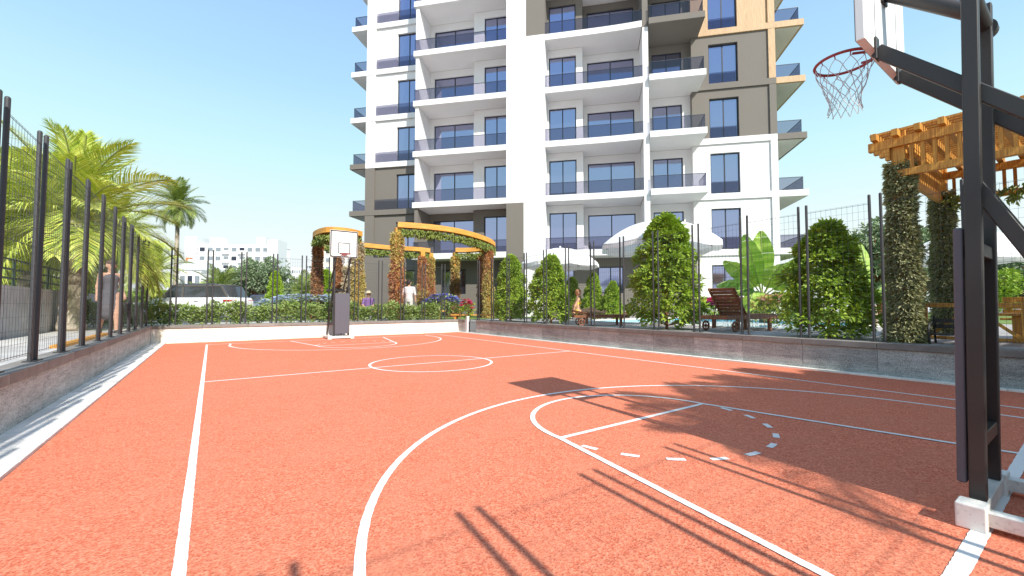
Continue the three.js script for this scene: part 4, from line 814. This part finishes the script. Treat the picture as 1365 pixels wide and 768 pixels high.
// ------------------------------------------------------------------ cars
function car(name, label, pos, turn, paint, roofPaint, L = 4.7, Hc = 1.72, estate = true) {
  const o = thing(name, label, 'car', pos, turn);    // front towards -x
  const sh = (pts, w, bev) => { const s = new THREE.Shape(pts.map(p => new THREE.Vector2(...p))); const g = new THREE.ExtrudeGeometry(s, { depth: w - 2 * bev, bevelEnabled: true, bevelSize: bev, bevelThickness: bev, bevelSegments: 3, curveSegments: 8 }); g.translate(0, 0, -w / 2 + bev); return flat(toCreasedNormals(g, .6)); };
  const h = L / 2, belt = Hc * .60;
  const arch = (cx) => Array.from({ length: 9 }, (_, i) => { const a = Math.PI * i / 8; return [cx - .38 * Math.cos(a), .34 + .38 * Math.sin(a)]; });
  const body = [[-h, .38], [-h + .04, .62], [-h + .1, .80], [-h + 1.25, belt - .02], [h - .12, belt], [h - .02, belt - .15], [h, .42], [h - .1, .25], ...arch(h - .95).reverse(), ...arch(-h + .9).reverse(), [-h + .12, .25]];
  part(o, 'body', sh(body, 1.82, .05), paint);
  const gh = [[-h + 1.2, belt + .002], [-h + 1.75, Hc - .12], [-h + 2.05, Hc - .03], [h - 1.0, Hc - .02], [h - .55, Hc - .12], [h - .2, belt + .002]];
  part(o, 'cabin', sh(gh, 1.58, .06), M.carGlass ??= new THREE.MeshStandardMaterial({ color: col(.10, .11, .12), metalness: .5, roughness: .08 }));
  const tl = (a, b, z) => bar(V(a[0], a[1], z), V(b[0], b[1], z), .06, .09);
  const pil = []; for (const z of [-.785, .785]) { pil.push(tl([-h + 1.2, belt], [-h + 1.8, Hc - .08], z), tl([-.15, belt], [-.1, Hc - .04], z), tl([h - 1.3, belt], [h - 1.35, Hc - .04], z), tl([h - .25, belt], [h - .6, Hc - .08], z), tl([-h + 1.75, Hc - .07], [h - .62, Hc - .06], z)); }
  const rf = part(o, 'roof', [bx(-h + 1.85, h - .65, Hc - .04, Hc + .01, -.74, .74, .02), ...pil], roofPaint);
  part(rf, 'roof_rail', [bx(-h + 2, h - .9, Hc + .015, Hc + .05, -.66, -.62, .01), bx(-h + 2, h - .9, Hc + .015, Hc + .05, .62, .66, .01)], M.steel);
  for (const cx of [-h + .9, h - .95]) for (const z of [-.82, .82]) { const w = part(o, 'wheel', flat(new THREE.CylinderGeometry(.33, .33, .22, 28).rotateX(Math.PI / 2).translate(cx, .33, z)), M.black); part(w, 'rim', [flat(new THREE.CylinderGeometry(.2, .2, .232, 20).rotateX(Math.PI / 2).translate(cx, .33, z))], M.rimMetal ??= std(.5, .5, .52, .3, { metalness: .8 })); }
  for (const z of [-.7, .7]) { part(o, 'taillight', bx(h - .42, h + .012, belt - .17, belt - .07, z - .22, z + .235, .02), M.tail ??= std(.45, .02, .03, .25)); part(o, 'headlight', bx(-h + .02, -h + .4, .66, .78, z - .2, z + .23, .03), M.headl ??= std(.7, .72, .75, .1, { metalness: .3 })); }
  for (const z of [-.98, .98]) part(o, 'mirror', bx(-h + 1.45, -h + 1.6, belt + .0, belt + .14, z - .09, z + .09, .03), roofPaint);
  for (const z of [-.915, .915]) for (const x of [-.75, .55]) part(o, 'door_handle', bx(x, x + .18, belt - .16, belt - .13, z - .012, z + .012), M.steel);
  return o;
}
{
  const white = std(.80, .80, .80, .25), dark = std(.12, .11, .10, .4), blue = std(.05, .06, .16, .3), silver = std(.5, .52, .55, .3, { metalness: .4 });
  const p = atD(262, 407, 22.5); car('parked_car', 'white estate car with dark roof parked behind the hedge', V(p.x, LVL + .005, p.z), -.62, white, dark, 4.9, 1.78);
  const q = atD(346, 407, 42); car('parked_car', 'small dark blue car parked beside the lime green tree', V(q.x, LVL + .005, q.z), .9, blue, blue, 3.9, 1.75);
  const s = atD(392, 407, 40); car('parked_car', 'pale silver car parked behind the blue flower shrubs', V(s.x, LVL + .005, s.z), .2, silver, silver, 4.3, 1.5);
}
// ------------------------------------------------------------------ far buildings
{
  const wallW = wallMat(.80, .79, .77), wallC = wallMat(.72, .68, .58), glassF = std(.20, .23, .25, .3), teal = std(.58, .61, .60, .6);
  const block = (name, label, px0, px1, top, D, floors, cols, mat, ang, extra) => {
    const c = atD((px0 + px1) / 2, 407, D), w = (px1 - px0) / FPX * D, h = (407.5 - top) / FPX * D + EYE - LVL;
    const o = thing(name, label, 'building', [c.x, LVL, c.z], ang);
    part(o, 'wall', bx(-w / 2, w / 2, 0, h, -8, 0), mat); part(o, 'parapet', bx(-w / 2 - .15, w / 2 + .15, h, h + .35, -8.1, .15), mat);
    const fh = h / floors, cw = w / cols;
    const wg = bx(0, cw * .62, 0, fh * .46, -.05, .04), fg = bx(-.06, cw * .62 + .06, -.12, 0, 0, .16), bg = bx(-.15, cw * .8, -.1, fh * .3, .05, .75);
    for (let f = 1; f < floors; f++) for (let k = 0; k < cols; k++) { const x = -w / 2 + (k + .19) * cw, y = (f + .32) * fh; const win = part(o, 'window', wg, (k * 7 + f * 3) % 5 === 0 ? M.frame : glassF); win.position.set(x, y, .03); const si = part(win, 'sill', fg, mat); if ((k === 4 || k === 6) && cols > 6) { const b = part(o, 'balcony', bg, mat); b.position.set(x, y - fh * .2, .02); } }
    if (extra) extra(o, w, h); return o;
  };
  block('apartment_block', 'distant white apartment block with grey stair towers at both ends', 254, 366, 327, 120, 7, 11, wallW, -.55, (o, w, h) => { part(o, 'stair_tower', bx(-w / 2 - 1, -w / 2 + 2.2, 0, h + 2.4, -5, .8), teal); part(o, 'stair_tower', bx(w / 2 - 2.4, w / 2 + .4, 0, h + 1.8, -5, .8), teal); part(o, 'roof_hut', bx(-w / 2 + 4, -w / 2 + 7, h + .36, h + 2.6, -5, -2), wallW); part(o, 'roof_hut', bx(w / 2 - 7, w / 2 - 4.2, h + .36, h + 2.8, -5, -2), teal); });
  block('small_house', 'small white house before the distant apartment block', 238, 266, 362, 85, 2, 3, wallW, -.55, (o, w, h) => { const s = new THREE.Shape([new THREE.Vector2(-w / 2 - .4, 0), new THREE.Vector2(w / 2 + .4, 0), new THREE.Vector2(0, 2.2)]); const g = new THREE.ExtrudeGeometry(s, { depth: 8.8, bevelEnabled: false }); g.translate(0, h + .36, -8.4); part(o, 'roof', muv(g), teal); part(o, 'chimney', bx(-w / 2 + .4, -w / 2 + 1.2, h + .4, h + 3, -2, -1.2), std(.6, .2, .08)); });
  block('apartment_block', 'pale cream block behind the curved pergola', 422, 470, 318, 110, 8, 5, wallC, -.6);
  block('apartment_block', 'hazy far white block behind the short palm', 388, 402, 358, 170, 6, 5, wallW, -.6); block('apartment_block', 'hazy far grey block between palm and cream block', 408, 422, 352, 180, 7, 5, teal, -.6);
  block('low_building', 'low white building seen under the timber pergola', 1322, 1420, 372, 40, 2, 6, wallW, -1.2, (o, w, h) => part(o, 'awning', bx(-w / 2, w / 2, h * .5, h * .53, .05, 1.6), std(.5, .22, .16)));
}
// ------------------------------------------------------------------ people
function bodyGeo(bones, cell = .015, k = .028) {       // tapered capsules joined by a smooth minimum, meshed by surface nets
  let lo = V(9, 9, 9), hi = V(-9, -9, -9);
  for (const b of bones) for (const [p, r] of [[b.a, b.ra], [b.b, b.rb]]) { lo.min(p.clone().addScalar(-r - .05)); hi.max(p.clone().addScalar(r + .05)); }
  const nx = Math.ceil((hi.x - lo.x) / cell), ny = Math.ceil((hi.y - lo.y) / cell), nz = Math.ceil((hi.z - lo.z) / cell), F = new Float32Array(nx * ny * nz).fill(1);
  const id = (i, j, l) => (l * ny + j) * nx + i;
  const dist = (b, x, y, z) => { const px = x - b.a.x, py = y - b.a.y, pz = z - b.a.z, dx = b.b.x - b.a.x, dy = b.b.y - b.a.y, dz = b.b.z - b.a.z, dd = dx * dx + dy * dy + dz * dz || 1e-9; const t = Math.min(1, Math.max(0, (px * dx + py * dy + pz * dz) / dd)); const ex = px - dx * t, ey = py - dy * t, ez = (pz - dz * t) / (b.fz || 1); return Math.sqrt(ex * ex + ey * ey + ez * ez) - (b.ra + (b.rb - b.ra) * t); };
  for (const b of bones) {                            // only the cells near each bone
    const R = Math.max(b.ra, b.rb) * (b.fz || 1) + .06 + (b.fz > 1 ? .05 : 0), c0 = b.a.clone().min(b.b).addScalar(-R).sub(lo).divideScalar(cell).floor(), c1 = b.a.clone().max(b.b).addScalar(R).sub(lo).divideScalar(cell).ceil();
    const kk = b.k ?? k;
    for (let l = Math.max(0, c0.z); l < Math.min(nz, c1.z); l++) for (let j = Math.max(0, c0.y); j < Math.min(ny, c1.y); j++) for (let i = Math.max(0, c0.x); i < Math.min(nx, c1.x); i++) {
      const d = dist(b, lo.x + i * cell, lo.y + j * cell, lo.z + l * cell), q = id(i, j, l), o = F[q], h = Math.max(0, kk - Math.abs(o - d)) / kk; F[q] = Math.min(o, d) - h * h * kk * .25;
    }
  }
  const vid = new Int32Array(nx * ny * nz).fill(-1), P = [], C = [], I = [];
  for (let l = 0; l < nz - 1; l++) for (let j = 0; j < ny - 1; j++) for (let i = 0; i < nx - 1; i++) {
    let sx = 0, sy = 0, sz = 0, n = 0; const v = []; for (let c = 0; c < 8; c++) v.push(F[id(i + (c & 1), j + (c >> 1 & 1), l + (c >> 2))]);
    for (let c = 0; c < 8; c++) for (const m of [1, 2, 4]) if (!(c & m)) { const e = c | m; if ((v[c] < 0) !== (v[e] < 0)) { const t = v[c] / (v[c] - v[e]); sx += (c & 1) + (m === 1 ? t : 0); sy += (c >> 1 & 1) + (m === 2 ? t : 0); sz += (c >> 2) + (m === 4 ? t : 0); n++; } }
    if (n) { vid[id(i, j, l)] = P.length / 3; const x = lo.x + (i + sx / n) * cell, y = lo.y + (j + sy / n) * cell, z = lo.z + (l + sz / n) * cell; P.push(x, y, z); let best = 9, cb = null; for (const b of bones) { const d = dist(b, x, y, z); if (d < best) { best = d; cb = b; } } const cc = typeof cb.c === 'function' ? cb.c(x, y, z) : cb.c; C.push(...cc); }
  }
  const quad = (a, b, c, d, f) => { if (a < 0 || b < 0 || c < 0 || d < 0) return; f ? I.push(a, b, c, a, c, d) : I.push(a, c, b, a, d, c); };
  for (let l = 1; l < nz - 1; l++) for (let j = 1; j < ny - 1; j++) for (let i = 1; i < nx - 1; i++) {
    const s = F[id(i, j, l)] < 0;
    if (s !== F[id(i + 1, j, l)] < 0) quad(vid[id(i, j - 1, l - 1)], vid[id(i, j, l - 1)], vid[id(i, j, l)], vid[id(i, j - 1, l)], s);
    if (s !== F[id(i, j + 1, l)] < 0) quad(vid[id(i - 1, j, l - 1)], vid[id(i - 1, j, l)], vid[id(i, j, l)], vid[id(i, j, l - 1)], s);
    if (s !== F[id(i, j, l + 1)] < 0) quad(vid[id(i - 1, j - 1, l)], vid[id(i, j - 1, l)], vid[id(i, j, l)], vid[id(i - 1, j, l)], s);
  }
  const g = new THREE.BufferGeometry(); g.setAttribute('position', new THREE.Float32BufferAttribute(P, 3)); g.setAttribute('color', new THREE.Float32BufferAttribute(C, 3)); g.setIndex(I); g.computeVertexNormals();
  g.setAttribute('uv', new THREE.Float32BufferAttribute(new Float32Array(P.length / 3 * 2), 2)); return g;
}
const SKIN = [.56, .33, .22];
const B = (a, ra, b, rb, c, o = {}) => ({ a: V(...a), ra, b: V(...b), rb, c, ...o });
function hand(w, dir, c, curl = .5, side = 1) {         // palm, four fingers and a thumb; w wrist, dir pointing along the hand
  const d = V(...dir).normalize(), up = Math.abs(d.y) > .8 ? V(0, 0, 1) : V(0, 1, 0), s = new THREE.Vector3().crossVectors(d, up).normalize(), n = new THREE.Vector3().crossVectors(s, d).normalize(), W = V(...w), at = (a, b, cc) => W.clone().addScaledVector(d, a).addScaledVector(s, b).addScaledVector(n, cc).toArray();
  const l = [B(at(0, 0, 0), .028, at(.075, 0, 0), .034, c)];
  [[.026, .068], [.009, .078], [-.009, .072], [-.026, .056]].forEach(([o, len]) => { l.push(B(at(.08, o, 0), .0095, at(.08 + len * .55, o * 1.1, -curl * .02), .009, c, { k: .006 }), B(at(.08 + len * .55, o * 1.1, -curl * .02), .009, at(.08 + len * (1 - curl * .35), o * 1.1, -curl * .055), .008, c, { k: .006 })); });
  l.push(B(at(.03, side * .03, 0), .012, at(.07, side * .058, -.015), .010, c, { k: .01 }), B(at(.07, side * .058, -.015), .010, at(.095, side * .05, -.035), .009, c, { k: .006 })); return l;
}
function head(x, y, z, skin, look = [1, 0]) {          // y = centre of the head; look = facing direction in x,z
  const [fx, fz] = look, f = (a, b, s = 0) => [x + fx * a - fz * s, y + b, z + fz * a + fx * s];
  return [B(f(-.015, .035), .092, f(.0, .02), .088, skin), B(f(.02, -.05), .066, f(.035, -.075), .045, skin), B(f(.085, .01), .014, f(.108, -.018), .015, skin, { k: .012 }), B(f(0, 0, .085), .02, f(0, -.03, .084), .014, skin, { k: .012 }), B(f(0, 0, -.085), .02, f(0, -.03, -.084), .014, skin, { k: .012 }), B(f(.075, -.055), .02, f(.07, -.058), .02, [skin[0] * .85, skin[1] * .6, skin[2] * .6], { k: .012 }), B(f(-.01, -.06), .052, f(-.02, -.16), .056, skin)];
}
function face(o, x, y, z, look) {                      // eyes
  const [fx, fz] = look; for (const s of [-.032, .032]) { const e = part(o, 'eye', new THREE.SphereGeometry(.011, 8, 6), M.black); e.position.set(x + fx * .086 - fz * s, y + .012, z + fz * .086 + fx * s); }
}
function hairGeo(x, y, z, look, long, c) { const [fx, fz] = look, f = (a, b) => [x + fx * a, y + b, z + fz * a]; const l = [B(f(-.03, .055), .098, f(.012, .065), .085, c), B(f(-.055, .0), .075, f(-.05, -.05), .062, c)]; if (long) l.push(B(f(-.06, -.05), .06, f(-.085, -.2), .045, c)); return bodyGeo(l, .012, .02); }
M.cloth = new THREE.MeshStandardMaterial({ vertexColors: true, roughness: .85 });
M.hair = new THREE.MeshStandardMaterial({ vertexColors: true, roughness: .7 });
function person(label, pos, turn, bones, hd, look, hairLong, hairC) {
  const o = thing('person', label, 'person', pos, turn);
  part(o, 'body', bodyGeo([...bones, ...head(...hd, SKIN, look)], .013), M.cloth);
  if (hairC) part(o, 'hair', hairGeo(...hd, look, hairLong, hairC), M.hair); face(o, ...hd, look); return o;
}
{ // woman walking in a grey sleeveless dress; local +x is her front
  const D = [.10, .095, .105], s = SKIN;
  const bones = [
    B([0, 1.0, 0], .125, [0, 1.16, 0], .095, D, { fz: 1.25 }), B([0, 1.16, 0], .095, [0, 1.34, 0], .115, D, { fz: 1.35 }), B([-.01, 1.44, -.14], .045, [-.01, 1.44, .14], .045, s),
    B([-.02, .96, 0], .145, [.02, .62, 0], .165, D, { fz: 1.25 }), B([.02, .62, 0], .165, [.02, .5, 0], .17, D, { fz: 1.2 }),
    B([.03, .95, -.09], .085, [.16, .5, -.08], .058, s), B([.16, .5, -.08], .055, [.2, .1, -.08], .036, s), B([.19, .07, -.08], .036, [.33, .04, -.08], .028, [.05, .05, .05]),
    B([-.02, .95, .09], .085, [-.08, .5, .08], .058, s), B([-.08, .5, .08], .055, [-.30, .16, .08], .036, s), B([-.31, .15, .08], .036, [-.24, .04, .08], .028, [.05, .05, .05]),
    B([0, 1.43, -.19], .05, [-.06, 1.16, -.215], .04, s), B([-.06, 1.16, -.215], .04, [.10, .96, -.23], .028, s), ...hand([.10, .96, -.23], [.6, -.7, 0], s, .7, 1),
    B([0, 1.43, .19], .05, [-.05, 1.15, .215], .04, s), B([-.05, 1.15, .215], .04, [-.02, .9, .23], .028, s), ...hand([-.02, .9, .23], [.05, -1, 0], s, .5, -1),
    B([0, 1.44, -.1], .02, [.05, 1.36, -.08], .03, D), B([0, 1.44, .1], .02, [.05, 1.36, .08], .03, D)];
  const p = atD(146, 407, 10.3); person('woman in a grey sleeveless dress walking along the palm walkway', V(p.x, LVL + .005, p.z), -1.15, bones, [.0, 1.66, 0], [1, 0], false, [.10, .06, .035]);
  const bag = thing('handbag', 'small dark handbag carried by the walking woman', 'bag', V(p.x, LVL + .55, p.z), -1.15);
  part(bag, 'body', bx(.06, .32, 0, .2, -.31, -.25, .025), M.black); part(bag, 'strap', tube([V(.09, .19, -.28), V(.12, .33, -.28), V(.16, .36, -.28), V(.21, .33, -.28), V(.28, .19, -.28)], .008, 18, 5), M.black);
}
{ // man in a white shirt, standing and turned away
  const W = [.72, .66, .66], Tr = [.62, .60, .57], s = SKIN;
  const bones = [B([0, 1.0, 0], .125, [0, 1.25, 0], .13, W, { fz: 1.25 }), B([0, 1.25, 0], .13, [0, 1.42, 0], .11, W, { fz: 1.5 }), B([0, 1.47, -.16], .055, [0, 1.47, .16], .055, W), B([0, .98, 0], .13, [0, .9, 0], .13, Tr, { fz: 1.2 }),
    B([0, .92, -.09], .09, [.04, .5, -.1], .068, Tr), B([.04, .5, -.1], .066, [0, .1, -.1], .05, Tr), B([0, .06, -.1], .042, [.17, .04, -.1], .034, [.1, .08, .07]),
    B([0, .92, .09], .09, [0, .5, .1], .068, Tr), B([0, .5, .1], .066, [-.06, .1, .1], .05, Tr), B([-.06, .06, .1], .042, [.11, .04, .1], .034, [.1, .08, .07]),
    B([0, 1.46, -.22], .06, [-.03, 1.18, -.28], .05, W), B([-.03, 1.18, -.28], .044, [.06, .95, -.27], .032, s), ...hand([.06, .95, -.27], [.1, -1, 0], s, .5, 1),
    B([0, 1.46, .22], .06, [-.02, 1.18, .28], .05, W), B([-.02, 1.18, .28], .044, [.05, .95, .28], .032, s), ...hand([.05, .95, .28], [.1, -1, 0], s, .5, -1)];
  const p = atD(545, 407, 19.9); const o = person('person in white shirt and pale trousers standing by the red vine post', V(p.x, LVL + .005, p.z), .9, bones, [0, 1.7, 0], [1, 0], false, [.03, .022, .018]); o.scale.setScalar(1.04);
}
{ // seated person with a sun hat and purple shirt
  const Pu = [.20, .11, .28], Tr = [.55, .55, .6], s = SKIN;
  const bones = [B([0, .52, 0], .13, [-.02, .75, 0], .13, Pu, { fz: 1.25 }), B([-.02, .75, 0], .13, [.02, .93, 0], .11, Pu, { fz: 1.45 }), B([.02, .97, -.16], .055, [.02, .97, .16], .055, Pu),
    B([0, .5, -.09], .095, [.42, .5, -.11], .07, Tr), B([.42, .5, -.11], .068, [.46, .1, -.11], .05, Tr), B([.46, .06, -.11], .042, [.6, .04, -.11], .034, [.3, .28, .26]),
    B([0, .5, .09], .095, [.42, .5, .11], .07, Tr), B([.42, .5, .11], .068, [.40, .1, .11], .05, Tr), B([.40, .06, .11], .042, [.55, .04, .11], .034, [.3, .28, .26]),
    B([.02, .96, -.21], .058, [.1, .7, -.25], .048, Pu), B([.1, .7, -.25], .042, [.33, .62, -.15], .032, s), ...hand([.33, .62, -.15], [1, -.2, .2], s, .6, 1),
    B([.02, .96, .21], .058, [.1, .7, .25], .048, Pu), B([.1, .7, .25], .042, [.33, .62, .15], .032, s), ...hand([.33, .62, .15], [1, -.2, -.2], s, .6, -1)];
  const p = atD(491, 407, 19.7), o = person('seated person in purple shirt and straw hat on the garden bench', V(p.x, LVL + .02, p.z), -1.9, bones, [.03, 1.19, 0], [1, 0], false, [.2, .15, .1]);
  part(o, 'hat', flat(new THREE.LatheGeometry([[.001, .12], [.06, .115], [.1, .08], [.108, .02], [.2, -.005], [.205, -.012], [.1, .0]].map(q => new THREE.Vector2(...q)), 28).translate(.03, 1.26, 0)), std(.5, .42, .28, .9));
  const b = atD(520, 407, 20.2), be = thing('garden_bench', 'low orange wooden bench between the pergola posts', 'bench', [b.x, LVL, b.z], -.32);
  for (let i = 0; i < 3; i++) part(be, 'plank', bx(-2.0, 2.6, .40, .45, -.24 + i * .17, -.08 + i * .17, .006), M.wood); for (const x of [-1.8, .3, 2.3]) part(be, 'leg', bx(x - .05, x + .05, 0, .398, -.2, .2, .006), M.woodB);
  const sp = atD(640, 407, 20.5), b2 = thing('garden_bench', 'low orange wooden bench behind the gate opening', 'bench', [sp.x, LVL, sp.z], -.75);
  for (let i = 0; i < 3; i++) part(b2, 'plank', bx(-1.4, 1.2, .22, .27, -.24 + i * .17, -.08 + i * .17, .006), M.wood); for (const x of [-1.2, 1.0]) part(b2, 'leg', bx(x - .05, x + .05, 0, .218, -.2, .2, .006), M.woodB);
}
{ // woman in a yellow bikini top sitting upright on the lounger
  const Y = [.75, .62, .06], s = [.60, .36, .21];
  const bones = [B([0, .5, 0], .12, [-.03, .68, 0], .095, s, { fz: 1.2 }), B([-.03, .68, 0], .1, [.0, .86, 0], .1, (x, y) => y > .74 && y < .84 ? Y : s, { fz: 1.3 }), B([.07, .79, -.07], .055, [.08, .79, -.07], .05, Y), B([.07, .79, .07], .055, [.08, .79, .07], .05, Y), B([0, .93, -.14], .045, [0, .93, .14], .045, s),
    B([.02, .47, 0], .115, [-.02, .5, 0], .115, Y, { fz: 1.25 }),
    B([.05, .46, -.09], .09, [.48, .58, -.1], .062, s), B([.48, .58, -.1], .06, [.88, .44, -.09], .038, s), B([.88, .44, -.09], .034, [.96, .52, -.09], .024, s),
    B([.05, .46, .09], .09, [.52, .48, .1], .062, s), B([.52, .48, .1], .06, [.95, .43, .09], .038, s), B([.95, .43, .09], .034, [1.02, .52, .09], .024, s),
    B([0, .92, -.18], .048, [-.14, .68, -.22], .038, s), B([-.14, .68, -.22], .036, [-.2, .47, -.2], .027, s), ...hand([-.2, .47, -.2], [.2, -.6, 0], s, .3, 1),
    B([0, .92, .18], .048, [-.14, .68, .22], .038, s), B([-.14, .68, .22], .036, [-.2, .47, .2], .027, s), ...hand([-.2, .47, .2], [.2, -.6, 0], s, .3, -1)];
  const p = onH(768, 433, LVL); person('woman in yellow bikini top sitting upright on the wooden lounger', V(p.x + .1, LVL, p.z), -.62, bones, [.02, 1.15, 0], [1, 0], false, [.28, .13, .05]);
}
renderer.render(scene, camera);
